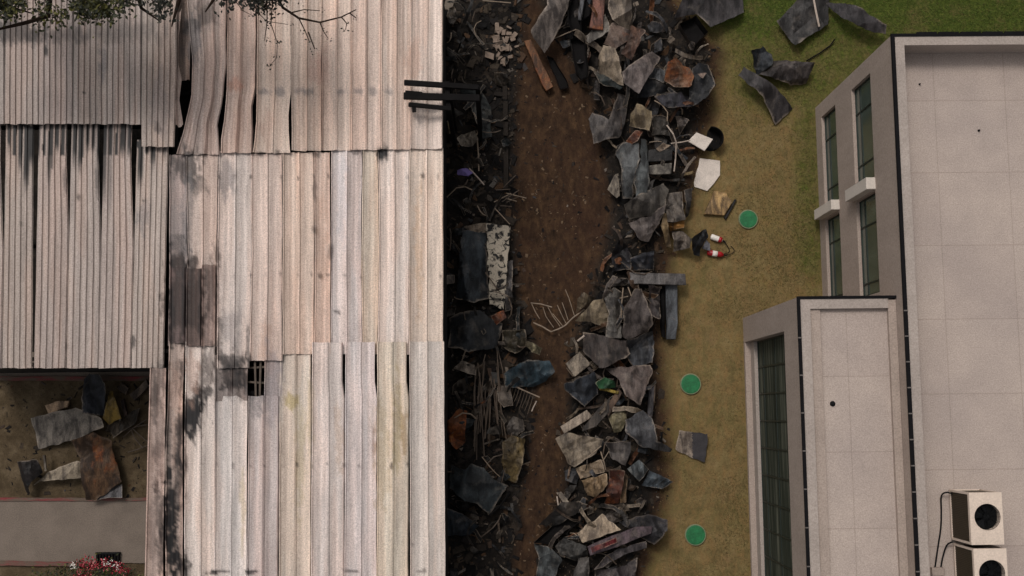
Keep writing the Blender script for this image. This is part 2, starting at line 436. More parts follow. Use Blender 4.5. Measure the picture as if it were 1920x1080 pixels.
# ------------------------------------------------------------------ the two burnt sheds on the left
def kid(mb, name, mat, parent, smooth_=False):      # a part, its vertices kept relative to the thing
    l = parent.location
    mb.v = [(q[0] - l.x, q[1] - l.y, q[2] - l.z) for q in mb.v]
    return mesh(name, mb.v, mb.f, mat, parent, smooth_=smooth_)
SOOT = (27, 23, 24); BRN = (56, 44, 40); YEL = (168, 150, 104); PNK = (186, 152, 136); GRY = (118, 112, 112)
STAINS = [
 (362, 72, 17, 55, GRY, .8), (385, 30, 22, 30, SOOT, .55), (352, 312, 30, 34, SOOT, .8), (372, 345, 20, 22, SOOT, .5), (425, 335, 15, 36, GRY, .6),
 (333, 560, 26, 80, BRN, .85), (366, 570, 19, 72, BRN, .8), (396, 545, 12, 60, BRN, .6), (332, 440, 20, 60, GRY, .5), (435, 620, 22, 40, GRY, .5),
 (372, 765, 20, 46, SOOT, 1), (358, 790, 14, 26, SOOT, 1), (385, 735, 22, 14, SOOT, .8), (438, 702, 34, 38, BRN, .8), (425, 690, 12, 6, SOOT, .8), (450, 700, 8, 5, SOOT, .8), (420, 728, 8, 6, SOOT, .7), (452, 724, 8, 7, SOOT, .7), (440, 675, 30, 12, SOOT, .7), (438, 715, 20, 10, SOOT, .7),
 (300, 970, 10, 60, SOOT, .7), (322, 990, 13, 100, SOOT, 1), (326, 1050, 20, 40, SOOT, 1), (340, 1062, 14, 24, SOOT, .8), (297, 715, 15, 42, SOOT, .55), (300, 870, 14, 40, (96, 70, 62), .5), (316, 900, 6, 60, SOOT, .6),
 (300, 800, 14, 80, BRN, .45), (335, 700, 13, 40, BRN, .5), (392, 690, 13, 40, BRN, .6), (330, 920, 13, 70, SOOT, .7), (352, 772, 12, 34, SOOT, .9), (340, 800, 8, 30, SOOT, .7), (315, 800, 5, 120, SOOT, .7), (286, 1000, 8, 70, BRN, .35), (345, 860, 6, 50, BRN, .6), (352, 400, 10, 100, GRY, .5), (333, 470, 14, 30, SOOT, .5), (412, 640, 6, 60, SOOT, .6), (465, 650, 4, 40, SOOT, .6), (330, 735, 14, 60, PNK, .4), (334, 492, 15, 16, BRN, .9), (365, 494, 13, 14, BRN, .8), (345, 560, 4, 80, SOOT, .7), (322, 580, 5, 80, SOOT, .8), (376, 580, 4, 70, SOOT, .6), (342, 700, 6, 60, BRN, .7), (378, 712, 10, 40, BRN, .6), (290, 760, 6, 60, BRN, .5), (336, 830, 8, 50, SOOT, .75), (318, 960, 7, 120, SOOT, .9), (303, 1040, 8, 50, SOOT, .7), (360, 700, 16, 45, PNK, .4), (300, 860, 16, 30, (196, 190, 186), .0),
 (545, 752, 13, 15, YEL, .75), (562, 850, 10, 110, YEL, .35), (582, 780, 6, 100, YEL, .3), (745, 800, 10, 90, YEL, .5), (757, 820, 7, 60, (140, 112, 74), .6), (455, 950, 6, 70, YEL, .4), (715, 860, 16, 90, (176, 154, 124), .5), (635, 820, 10, 60, (176, 150, 130), .5), (700, 830, 6, 40, (140, 112, 96), .5),
 (716, 287, 13, 16, SOOT, 1), (668, 286, 13, 8, SOOT, .6), (595, 288, 10, 7, SOOT, .65), (490, 289, 6, 6, BRN, .7), (520, 287, 6, 6, BRN, .7), (600, 518, 6, 6, SOOT, .9), (590, 430, 4, 12, BRN, .6), (631, 585, 7, 5, SOOT, .8), (407, 475, 4, 30, BRN, .7), (774, 1022, 3, 9, SOOT, .8), (590, 350, 4, 24, BRN, .5), (620, 470, 8, 14, BRN, .5),
 (495, 172, 14, 8, GRY, .7), (525, 173, 11, 8, GRY, .7), (558, 171, 11, 7, GRY, .6), (580, 172, 10, 9, GRY, .7), (640, 172, 8, 6, GRY, .6), (670, 171, 10, 6, GRY, .6), (700, 172, 10, 7, GRY, .6), (730, 172, 8, 6, GRY, .6),
 (500, 250, 12, 40, (166, 132, 116), .4), (600, 130, 20, 40, (190, 154, 140), .5), (442, 160, 14, 14, (190, 140, 120), .6), (604, 460, 12, 90, (188, 154, 134), .4), (500, 660, 14, 60, (188, 150, 128), .4), (785, 470, 8, 120, (196, 158, 124), .45), (775, 110, 18, 40, (190, 150, 130), .4),
 (480, 740, 14, 40, GRY, .7), (510, 720, 16, 80, (150, 140, 142), .6), (640, 365, 12, 80, (176, 174, 180), .4), (455, 690, 8, 30, SOOT, .5),
 (410, 1072, 20, 3, SOOT, .8), (470, 1072, 14, 4, SOOT, .9), (660, 1070, 14, 3, SOOT, .7), (790, 1070, 12, 3, BRN, .6), (395, 1074, 10, 4, SOOT, .8),
 (30, 60, 60, 26, SOOT, .75), (110, 66, 60, 14, SOOT, .5), (86, 94, 5, 14, SOOT, .9), (192, 125, 9, 34, (96, 92, 96), .6), (230, 60, 90, 22, (96, 88, 86), .5), (300, 200, 22, 60, (118, 112, 114), .4),
 (295, 240, 5, 12, BRN, .6), (268, 410, 14, 34, GRY, .6), (268, 377, 4, 4, SOOT, .8), (250, 640, 4, 13, SOOT, .7), (157, 174, 3, 3, SOOT, .8), (124, 650, 3, 10, SOOT, .5), (40, 420, 5, 5, SOOT, .4), (182, 345, 4, 36, SOOT, .6), (122, 345, 4, 22, SOOT, .5), (147, 370, 5, 6, BRN, .7),
]
for y_ in (332, 516, 872):
    for i_ in range(17):
        STAINS.append((350 + i_ * 29.6 + random.uniform(-3, 3), y_ + random.uniform(-3, 3), random.uniform(2, 3.4), random.uniform(2, 6), BRN, random.uniform(.2, .75)))
def tint(v, base, extra=None, gain=1.0):
    px, py = projn(v)
    col = np.tile(np.array(S(*base)[:3]), (len(v), 1)) * gain
    k = .55 * smooth(.42, .62, fbm(px / 17., py / 210., 13))[:, None]
    col = col * (1 - k) + k * gain * np.array(S(*[min(255, c_ * q) for c_, q in zip(base, (1.04, .985, .955))])[:3])
    k = .5 * smooth(.5, .66, fbm(px / 15., py / 160., 17))[:, None]
    col = col * (1 - k) + gain * k * np.array(S(*[c_ * .90 for c_ in base])[:3])
    wob = fbm(px / 8., py / 22., 21) - .5; wob2 = fbm(px / 3.5, py / 7., 31) - .5
    for sx, sy, rx, ry, c, a in STAINS:
        d = np.sqrt(((px - sx) / rx) ** 2 + ((py - sy) / ry) ** 2) + wob * 1.5 + wob2 * 1.1
        k = a * smooth(1.25, .52, d)
        col = col * (1 - k[:, None]) + np.array(S(*c)[:3]) * k[:, None]
    if extra is not None:
        k = extra(px, py)[:, None]; col = col * (1 - k) + np.array(S(20, 18, 19)[:3]) * k
    return np.concatenate([col, np.ones((len(v), 1))], 1)
def poly_at(pts, t):
    ys_ = np.array([p[1] for p in pts], float); xs_ = np.array([p[0] for p in pts], float)
    y = ys_[0] + (ys_[-1] - ys_[0]) * t
    return np.interp(y, ys_, xs_), y
sheet_no = [0]
def sheet(parent, Lp, Rp, z0, z1, rgb, kind='wide', name='roof_sheet', extra=None, warp=1.0, label=None, lift=0):
    sheet_no[0] += 1; k = sheet_no[0]; rr = random.Random(k)
    tl, tr = P(*Lp[0], z0), P(*Rp[0], z0); bl = P(*Lp[-1], z1)
    W = abs(tr.x - tl.x); H = (tl - bl).length
    nv = max(6, int(H / .06)); 
    if kind == 'wide':
        nr = max(1, round(W / .40)); cuts = []
        for i in range(nr + 1):
            for d in (-.04, -.02, .02, .04): cuts.append(i / nr + d / W)
        for i in range(nr):
            for q in (.28, .38, .42, .55, .68, .72, .82): cuts.append((i + q) / nr)
        cuts = sorted(c for c in cuts if -1e-6 <= c <= 1 + 1e-6); cuts = [0] + cuts + [1] if cuts[0] > .001 else cuts
    else:
        pitch = .152; nr = max(1, round(W / pitch)); cuts = []
        for i in range(nr):
            for q in (0, .06, .16, .5, .84, .94): cuts.append((i + q) / nr)
        cuts.append(1.0)
    u = np.array(cuts); t = np.linspace(0, 1, nv + 1)
    tt, uu = np.meshgrid(t, u, indexing='ij')
    lx, ly = poly_at(Lp, t); rx, ry = poly_at(Rp, t)
    jl = (fbm(t * H * 1.5, t * 0 + k, 41) - .5) * 1.8 * warp; jr = (fbm(t * H * 1.5, t * 0 + k, 43) - .5) * 1.8 * warp
    px = lx[:, None] + (rx - lx)[:, None] * uu + jl[:, None] * (1 - uu) + jr[:, None] * uu
    py = ly[:, None] + (ry - ly)[:, None] * uu
    py = py + (fbm(uu * 5 + k, uu * 0, 45) - .5) * 5 * warp * (np.abs(tt - .5) * 2) ** 8
    zb = z0 + (z1 - z0) * tt
    v = Pn(px, py, zb)
    um = (uu * W).ravel(); tm = (tt * H).ravel()
    if kind == 'wide':
        dist = np.abs((uu * nr) - np.round(uu * nr)).ravel() * W / nr
        prof = .036 * np.clip((.040 - dist) / .020, 0, 1)
        fr = ((uu * nr) % 1).ravel()
        prof += .007 * ((np.abs(fr - .40) < .03) | (np.abs(fr - .70) < .03))
        pan = np.floor(np.clip(uu * nr, 0, nr - 1e-6)).ravel()
        sag = np.array([rr.uniform(-1, 1) for _ in range(nr)])[pan.astype(int)]
        prof += sag * .085 * (fr - .5) * np.clip(1.3 * fbm(tm * .35, pan + k, 51), 0, 1) * 1.6
        prof += .022 * warp * (fbm(um * 2.2 + k * 3, tm * .8, 53) - .5)
        prof += .07 * warp * (fbm(um * .5 + k, tm * .35, 55) - .5)
        edge = (np.abs(uu - .5) * 2).ravel() ** 6
        prof += edge * .06 * warp * (fbm(tm * .9 + k, um * 0 + np.sign(uu.ravel() - .5) * 7, 57) - .35)
    else:
        fr = ((uu * nr) % 1).ravel(); fr = np.minimum(fr, 1 - fr)
        prof = .03 * np.clip((fr - .06) / .10, 0, 1)
        prof += .025 * warp * (fbm(um * .8 + k, tm * .5, 61) - .5)
    v[:, 2] += prof + lift
    nu = len(u)
    f = [(j * nu + i, (j + 1) * nu + i, (j + 1) * nu + i + 1, j * nu + i + 1) for j in range(nv) for i in range(nu - 1)]
    col = tint(v, rgb, extra, np.array((1.40, 1.39, 1.44) if kind == 'wide' else (1.08, 1.10, 1.15)))
    if kind == 'wide':        # highlight painted along the ridges, shading painted along one flank
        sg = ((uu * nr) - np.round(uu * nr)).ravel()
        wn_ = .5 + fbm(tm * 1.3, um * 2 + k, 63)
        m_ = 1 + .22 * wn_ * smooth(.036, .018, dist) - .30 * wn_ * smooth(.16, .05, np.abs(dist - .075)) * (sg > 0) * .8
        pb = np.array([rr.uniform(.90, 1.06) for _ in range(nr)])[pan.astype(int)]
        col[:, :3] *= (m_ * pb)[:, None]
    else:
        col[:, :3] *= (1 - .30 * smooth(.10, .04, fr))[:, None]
    l = parent.location; v = v - np.array((l.x, l.y, l.z))
    vv, ff = solid(v.tolist(), f, .008)
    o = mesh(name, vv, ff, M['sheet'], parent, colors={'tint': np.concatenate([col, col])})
    if label: o['label'] = label
    return o

def lines(x0, y0, x1, y1): return [(x0, y0), (x1, y1)]
shed = empty('burnt_warehouse', P(580, 560, 0), 'long burnt warehouse under pale heat-warped wide-ribbed roof sheets', 'warehouse')
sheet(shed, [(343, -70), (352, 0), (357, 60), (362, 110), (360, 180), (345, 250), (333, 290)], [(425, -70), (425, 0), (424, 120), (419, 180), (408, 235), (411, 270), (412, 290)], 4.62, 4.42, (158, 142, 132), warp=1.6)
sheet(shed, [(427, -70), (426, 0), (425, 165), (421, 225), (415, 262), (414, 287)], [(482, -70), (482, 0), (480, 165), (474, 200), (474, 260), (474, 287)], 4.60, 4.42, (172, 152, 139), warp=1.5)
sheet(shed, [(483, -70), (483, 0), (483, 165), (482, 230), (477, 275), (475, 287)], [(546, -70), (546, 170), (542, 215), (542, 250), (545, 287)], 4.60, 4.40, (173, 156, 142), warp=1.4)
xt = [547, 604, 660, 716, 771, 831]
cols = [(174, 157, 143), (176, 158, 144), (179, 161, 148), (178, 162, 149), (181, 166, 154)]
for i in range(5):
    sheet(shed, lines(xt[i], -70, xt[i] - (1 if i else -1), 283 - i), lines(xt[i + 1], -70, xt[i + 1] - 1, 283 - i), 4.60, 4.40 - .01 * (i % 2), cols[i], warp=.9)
# middle row
mid = [(319, 349, 290, 648, (140, 128, 122)), (350, 410, 290, 650, (166, 150, 139)), (411, 471, 283, 690, (172, 160, 151)), (472, 530, 288, 676, (178, 160, 148)),
       (531, 589, 286, 664, (176, 157, 142)), (590, 620, 286, 664, (180, 160, 146)), (621, 680, 280, 664, (178, 168, 162)), (681, 708, 279, 664, (176, 162, 146)),
       (709, 768, 274, 664, (182, 170, 160)), (768, 831, 278, 660, (184, 168, 153))]
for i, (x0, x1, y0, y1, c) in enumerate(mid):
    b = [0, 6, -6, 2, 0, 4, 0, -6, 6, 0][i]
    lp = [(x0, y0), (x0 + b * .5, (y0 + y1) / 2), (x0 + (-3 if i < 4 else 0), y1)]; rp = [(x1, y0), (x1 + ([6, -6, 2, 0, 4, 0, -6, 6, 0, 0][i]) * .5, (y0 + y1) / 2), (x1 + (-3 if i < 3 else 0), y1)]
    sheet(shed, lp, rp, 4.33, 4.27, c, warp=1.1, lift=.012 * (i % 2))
for x0, x1, y0, y1, c in ((319, 348, 500, 643, (88, 74, 70)), (350, 379, 503, 648, (82, 68, 62)), (380, 405, 496, 648, (128, 110, 101))):
    sheet(shed, lines(x0, y0, x0 - 1, y1), lines(x1, y0, x1 - 1, y1), 4.40, 4.33, c, warp=.8)
# lower row
low = [(404, 465, 742, (178, 170, 163), 4.20), (466, 524, 742, (164, 153, 147), 4.20), (525, 585, 658, (174, 163, 150), 4.22), (586, 647, 642, (180, 169, 161), 4.34), (648, 707, 641, (180, 171, 166), 4.345),
       (708, 767, 641, (176, 165, 149), 4.34), (768, 833, 640, (180, 170, 160), 4.345)]
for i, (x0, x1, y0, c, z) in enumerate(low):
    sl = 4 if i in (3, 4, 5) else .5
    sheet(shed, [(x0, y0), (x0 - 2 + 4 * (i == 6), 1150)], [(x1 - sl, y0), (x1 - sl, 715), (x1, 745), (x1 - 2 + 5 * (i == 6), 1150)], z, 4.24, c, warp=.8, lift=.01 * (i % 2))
sheet(shed, lines(497, 664, 496, 748), lines(530, 664, 529, 748), 4.21, 4.17, (140, 130, 124), warp=.6)
sheet(shed, lines(404, 665, 404, 752), lines(466, 668, 465, 752), 4.23, 4.19, (122, 112, 106), warp=.8)
sheet(shed, [(283, 690), (278, 880), (272, 1150)], [(313, 690), (311, 880), (306, 1150)], 4.14, 4.05, (172, 152, 140), warp=.7)
sheet(shed, [(319, 640), (316, 760), (312, 860), (312, 1150)], [(348, 640), (344, 760), (345, 1150)], 4.26, 4.12, (164, 146, 134), warp=1.2)
sheet(shed, [(349, 640), (347, 760), (346, 1150)], [(404, 640), (404, 1150)], 4.27, 4.2, (180, 168, 158), warp=1.0)
# bare frame under the sheets
for (x0, y0, x1, y1, z_) in ((464, 690, 498, 688, 4.12), (464, 716, 498, 718, 4.12), (478, 672, 480, 748, 4.16), (489, 672, 487, 748, 4.15)):
    kid(MB().bar(P(x0, y0, z_), P(x1, y1, z_), .05, .05), 'roof_bar', M['darkrod'], shed)
EX = P(829, 560, 4.2).x; WX = P(296, 900, 4.0).x; NY = P(600, -70, 4.4).y; SY = P(600, 1150, 4.2).y
for yy in (172, 285, 470, 655, 690, 735, 900):
    y = P(600, yy, 4.1).y
    kid(MB().box(WX + .1, EX - .1, y - .05, y + .05, 3.95, 4.06), 'purlin', M['char'], shed)
kid(MB().box(EX - .18, EX - .04, SY, NY, 0, 4.12), 'side_wall', M['charwall'], shed)
kid(MB().box(WX, WX + .14, SY, P(300, 690, 4).y, 0, 3.98), 'side_wall', M['charwall'], shed)
XM = P(322, 500, 4.2).x
kid(MB().box(XM - .07, XM + .07, P(300, 690, 4).y + .02, NY, 0, 4.1), 'side_wall', M['charwall'], shed)
kid(MB().box(WX + .15, EX - .19, NY - .14, NY, 0, 4.1), 'end_wall', M['charwall'], shed)
kid(MB().box(WX + .15, EX - .19, SY, SY + .14, 0, 3.95), 'end_wall', M['charwall'], shed)

ws = empty('workshop_shed', P(150, 460, 0), 'grey finely corrugated shed roof with streaks of soot and painted eave shade and split sheet seams', 'shed')
def streaks(px, py):  # soot plus the upper row's eave shade, painted dark between the ribs
    rib = np.floor((px + .030 * (py - 235)) / 11.3)
    h = vn(rib * 3.1, rib * 0, 71); h2 = vn(rib * 1.7, rib * 0, 73)
    L = 38 + 190 * h ** 3 + 26 * fbm(px / 4, py / 20, 75)
    nar = np.abs(((px + .030 * (py - 235)) / 11.3) % 1 - .5) < (.26 + .2 * h2)
    return np.where(nar, 1, .0) * smooth(235 + L, 235 + L * .55, py) * smooth(.25, .5, h2 + .45 * (py < 290)) * .97
xb = [-118, -57, 4, 64, 124, 185, 246, 307]; xtp = [-112, -50, 11, 73, 134, 195, 257, 317]
gp = [8, 8, 9, 9, 7, 8, 9, 0]; ge = [430, 430, 470, 690, 440, 500, 470, 690]
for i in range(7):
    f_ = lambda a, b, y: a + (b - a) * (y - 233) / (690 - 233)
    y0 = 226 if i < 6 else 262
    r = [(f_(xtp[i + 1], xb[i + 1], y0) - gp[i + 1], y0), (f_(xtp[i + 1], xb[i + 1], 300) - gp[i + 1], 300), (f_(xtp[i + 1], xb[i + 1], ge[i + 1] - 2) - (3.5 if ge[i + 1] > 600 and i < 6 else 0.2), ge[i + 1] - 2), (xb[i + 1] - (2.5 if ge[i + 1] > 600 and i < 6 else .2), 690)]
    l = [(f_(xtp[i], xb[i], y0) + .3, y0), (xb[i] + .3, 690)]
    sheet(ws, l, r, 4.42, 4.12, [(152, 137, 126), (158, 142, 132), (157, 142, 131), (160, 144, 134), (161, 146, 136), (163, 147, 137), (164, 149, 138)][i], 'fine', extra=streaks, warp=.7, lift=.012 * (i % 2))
xu = [-115, -52, 9, 73, 137, 202, 265, 327]
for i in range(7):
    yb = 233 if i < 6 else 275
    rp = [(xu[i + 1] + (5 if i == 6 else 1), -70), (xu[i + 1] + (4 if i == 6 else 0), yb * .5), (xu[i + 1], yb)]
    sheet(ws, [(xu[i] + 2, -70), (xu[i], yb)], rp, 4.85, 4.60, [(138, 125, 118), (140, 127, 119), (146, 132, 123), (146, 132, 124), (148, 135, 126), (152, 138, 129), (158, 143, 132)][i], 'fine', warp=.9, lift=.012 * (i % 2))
o = sheet(ws, [(331, 20), (331, 236)], [(343, 20), (337, 70), (334, 115), (342, 150), (337, 190), (344, 236)], 4.66, 4.58, (150, 134, 124), 'wide', warp=2.2, name='torn_roof_sheet', label='ragged torn edge sheet')
o = sheet(ws, [(330, -70), (333, 60), (338, 150)], [(352, -70), (358, 60), (357, 150)], 4.40, 4.3, (140, 122, 110), 'wide', warp=1.2)
WXW = P(-118, 400, 4).x; WXE = P(308, 690, 4).x; WYS = P(150, 689, 4).y
kid(MB().box(WXW, WXE - .12, WYS + .02, WYS + .14, 0, 4.02), 'front_wall', M['charwall'], ws)
kid(MB().box(WXE - .24, WXE - .121, WYS + .15, NY, 0, 4.05), 'side_wall', M['charwall'], ws)
for yy in (236, 460, 672):
    y = P(150, yy, 4.1).y
    kid(MB().box(WXW, WXE - .25, y - .05, y + .05, 3.9, 4.02), 'purlin', M['char'], ws)

# ------------------------------------------------------------------ the rendered office building and its annex
def wall_w(parent, X, y0, y1, z0, z1, ops, depth, name='wall'):
    """west-facing wall in the plane x = X with real openings (y0, y1, z0, z1) and reveals"""
    mb = MB()
    yc = sorted({y0, y1, *[q for o_ in ops for q in o_[:2]]}); zc = sorted({z0, z1, *[q for o_ in ops for q in o_[2:4]]})
    for a, b_ in zip(yc, yc[1:]):
        for c, d in zip(zc, zc[1:]):
            if any(o_[0] <= a and b_ <= o_[1] and o_[2] <= c and d <= o_[3] for o_ in ops): continue
            mb.quad((X, a, c), (X, a, d), (X, b_, d), (X, b_, c))
    for a, b_, c, d in ops:
        mb.quad((X, a, c), (X + depth, a, c), (X + depth, a, d), (X, a, d)); mb.quad((X, b_, c), (X, b_, d), (X + depth, b_, d), (X + depth, b_, c))
        mb.quad((X, a, d), (X + depth, a, d), (X + depth, b_, d), (X, b_, d)); mb.quad((X, a, c), (X, b_, c), (X + depth, b_, c), (X + depth, a, c))
    return kid(mb, name, M['wall'], parent)
def window(parent, X, y0, y1, z0, z1, vys, hzs, glass):
    f = MB(); t = .035
    f.box(X - .03, X + .03, y0, y1, z0, z0 + t); f.box(X - .03, X + .03, y0, y1, z1 - t, z1)
    f.box(X - .03, X + .03, y0, y0 + t, z0 + t, z1 - t); f.box(X - .03, X + .03, y1 - t, y1, z0 + t, z1 - t)
    zz = [z0 + t] + [z for z in hzs] + [z1 - t]
    for y in vys: f.box(X - .026, X + .026, y - .022, y + .022, z0 + t, z1 - t)
    for z in hzs: f.box(X - .029, X + .022, y0 + t, y1 - t, z - .018, z + .018)
    wn = kid(f, 'window', M['frame'], parent)
    g = MB().box(X - .006, X + .006, y0 + .01, y1 - .01, z0 + .01, z1 - .01)
    l = parent.location; g.v = [(q[0] - l.x, q[1] - l.y, q[2] - l.z) for q in g.v]
    mesh('pane', g.v, g.f, glass, wn)
X0 = 9.88; YN = 9.2; YSB = -16.0; XE = 34.0; ZT = 7.05; ZR = 6.32
ob = empty('office_building', ((X0 + XE) / 2, (YN + YSB) / 2, 0), 'two-storey grey rendered building with flat roof and strip windows', 'building')
ops = [(5.98, 8.75, 3.62, 5.26), (5.98, 8.75, .62, 2.08), (2.95, 5.60, 3.62, 5.26), (2.95, 5.60, .58, 2.06)]
wall_w(ob, X0, YSB, YN, 0, ZT - .06, ops, .14)
for (a, b_, c, d), vy in zip(ops, ([8.02, 6.55], [8.0, 6.5], [4.85, 3.3], [4.87, 3.25])):
    window(ob, X0 + .12, a + .01, b_ - .01, c + .01, d - .01, vy, [c + .42], M['glass'])
kid(MB().bbox(X0 - .24, X0 + .02, 5.64, 5.95, 3.45, 5.30), 'white_fin', M['white'], ob)
kid(MB().bbox(X0 - .24, X0 + .02, 5.66, 5.95, .30, 2.10), 'white_fin', M['white'], ob)
mb = MB()
mb.quad((X0, YN, 0), (X0, YN, ZT - .06), (XE, YN, ZT - .06), (XE, YN, 0)); mb.quad((X0, YSB, 0), (XE, YSB, 0), (XE, YSB, ZT - .06), (X0, YSB, ZT - .06)); mb.quad((XE, YN, 0), (XE, YN, ZT - .06), (XE, YSB, ZT - .06), (XE, YSB, 0))
kid(mb, 'wall', M['wall'], ob)
kid(MB().box(X0 + .2, XE - .2, YSB + .2, YN - .2, ZR - .2, ZR), 'roof', M['roof'], ob)
p = .30   # parapet
cp = MB()
cp.box(X0 + .061, X0 + p, YSB + .1, YN - .051, ZR - .1, ZT - .02); cp.box(X0 + p, XE - .1, YN - p + .03, YN - .051, ZR - .1, ZT - .021); cp.box(X0 + p, XE - .1, YSB + .1, YSB + p, ZR - .1, ZT - .022)
kid(cp, 'parapet', M['coping'], ob)
tr = MB(); tr.box(X0 - .025, X0 + .06, YSB, YN + .02, ZT - .07, ZT + .01)
kid(tr, 'roof_edge_trim', M['trim'], ob)
tr = MB(); tr.box(X0 + .061, XE, YN - .05, YN + .02, ZT - .07, ZT + .005)
kid(tr, 'roof_edge_trim', M['trim'], ob)
for k in range(11):
    y = 2.3 - k * .62
    kid(MB().box(X0 - .03, X0 + .065, y, y + .03, ZT - .02, ZT + .016), 'trim_clip', M['clip'], ob)
for k in range(7):
    x = 10.5 + k * .55
    kid(MB().box(x, x + .5, YN + .021, YN + .06, ZT - .05, ZT + .0), 'gutter_bracket', M['trim'], ob)

XA = 7.43; YA = 2.72; ZA = 6.5
an = empty('building_annex', ((XA + X0) / 2, (YA + YSB) / 2, 0), 'lower flat-roofed wing with tall recessed smoked-glass wall', 'building')
aop = [(YSB + .5, 1.98, .16, 5.0)]
wall_w(an, XA, YSB, YA, 0, ZA - .05, aop, .34)
mb = MB(); mb.quad((XA, YA, 0), (XA, YA, ZA - .05), (X0 - .004, YA, ZA - .05), (X0 - .004, YA, 0)); mb.quad((XA, YSB, 0), (X0 - .004, YSB, 0), (X0 - .004, YSB, ZA - .05), (XA, YSB, ZA - .05))
kid(mb, 'wall', M['wall'], an)
kid(MB().box(XA + .17, XA + .335, YSB + .51, 1.97, .161, .62), 'sill', M['coping'], an)
vys = [1.98 - .78 * k for k in range(1, 22)]
window(an, XA + .30, YSB + .51, 1.97, .63, 4.98, vys, [1.3, 2.7, 3.9], M['glass2'])
kid(MB().box(XA + .2, X0 - .01, YSB + .2, YA - .2, ZA - .35, ZA - .17), 'roof', M['roof'], an)
kid(MB().box(XA + .056, XA + .30, YSB + .1, YA - .051, ZA - .3, ZA - .015), 'parapet', M['coping'], an)
kid(MB().box(XA + .301, X0 - .21, YA - .29, YA - .051, ZA - .3, ZA - .017), 'parapet', M['coping'], an)
kid(MB().box(XA + .301, XA + .56, YSB + .2, YA - .291, ZA - .3, ZA - .09), 'gutter_ledge', M['wall'], an)
kid(MB().box(X0 - .205, X0 - .006, YSB + .2, YA - .08, ZA - .3, ZA - .05), 'flashing_ledge', M['wall'], an)
kid(MB().box(XA - .02, XA + .055, YSB, YA + .02, ZA - .06, ZA + .01), 'roof_edge_trim', M['trim'], an)
kid(MB().box(XA + .056, X0 - .008, YA - .05, YA + .02, ZA - .06, ZA + .005), 'roof_edge_trim', M['trim'], an)
for k in range(9):
    y = 1.7 - k * .92
    kid(MB().box(XA - .025, XA + .06, y, y + .03, ZA - .02, ZA + .016), 'trim_clip', M['clip'], an)

def drain(px, py, z, r, label):
    p_ = P(px, py, z)
    tag(MB().lathe([(r * 1.25, 0), (r * 1.25, .012), (r, .02), (r * .9, .05), (r * .4, .065), (0.001, .065)], p_, 14).build('roof_drain', M['black'], loc=p_), label, 'roof drain')
drain(1561, 757, ZA - .17, .055, 'black round drain on the lower annex roof')
drain(1835, 245, ZR, .025, 'tiny dark vent stub in the middle of the high roof')
drain(1724, 158, ZR, .02, 'tiny dark stub near the north corner of the high roof')

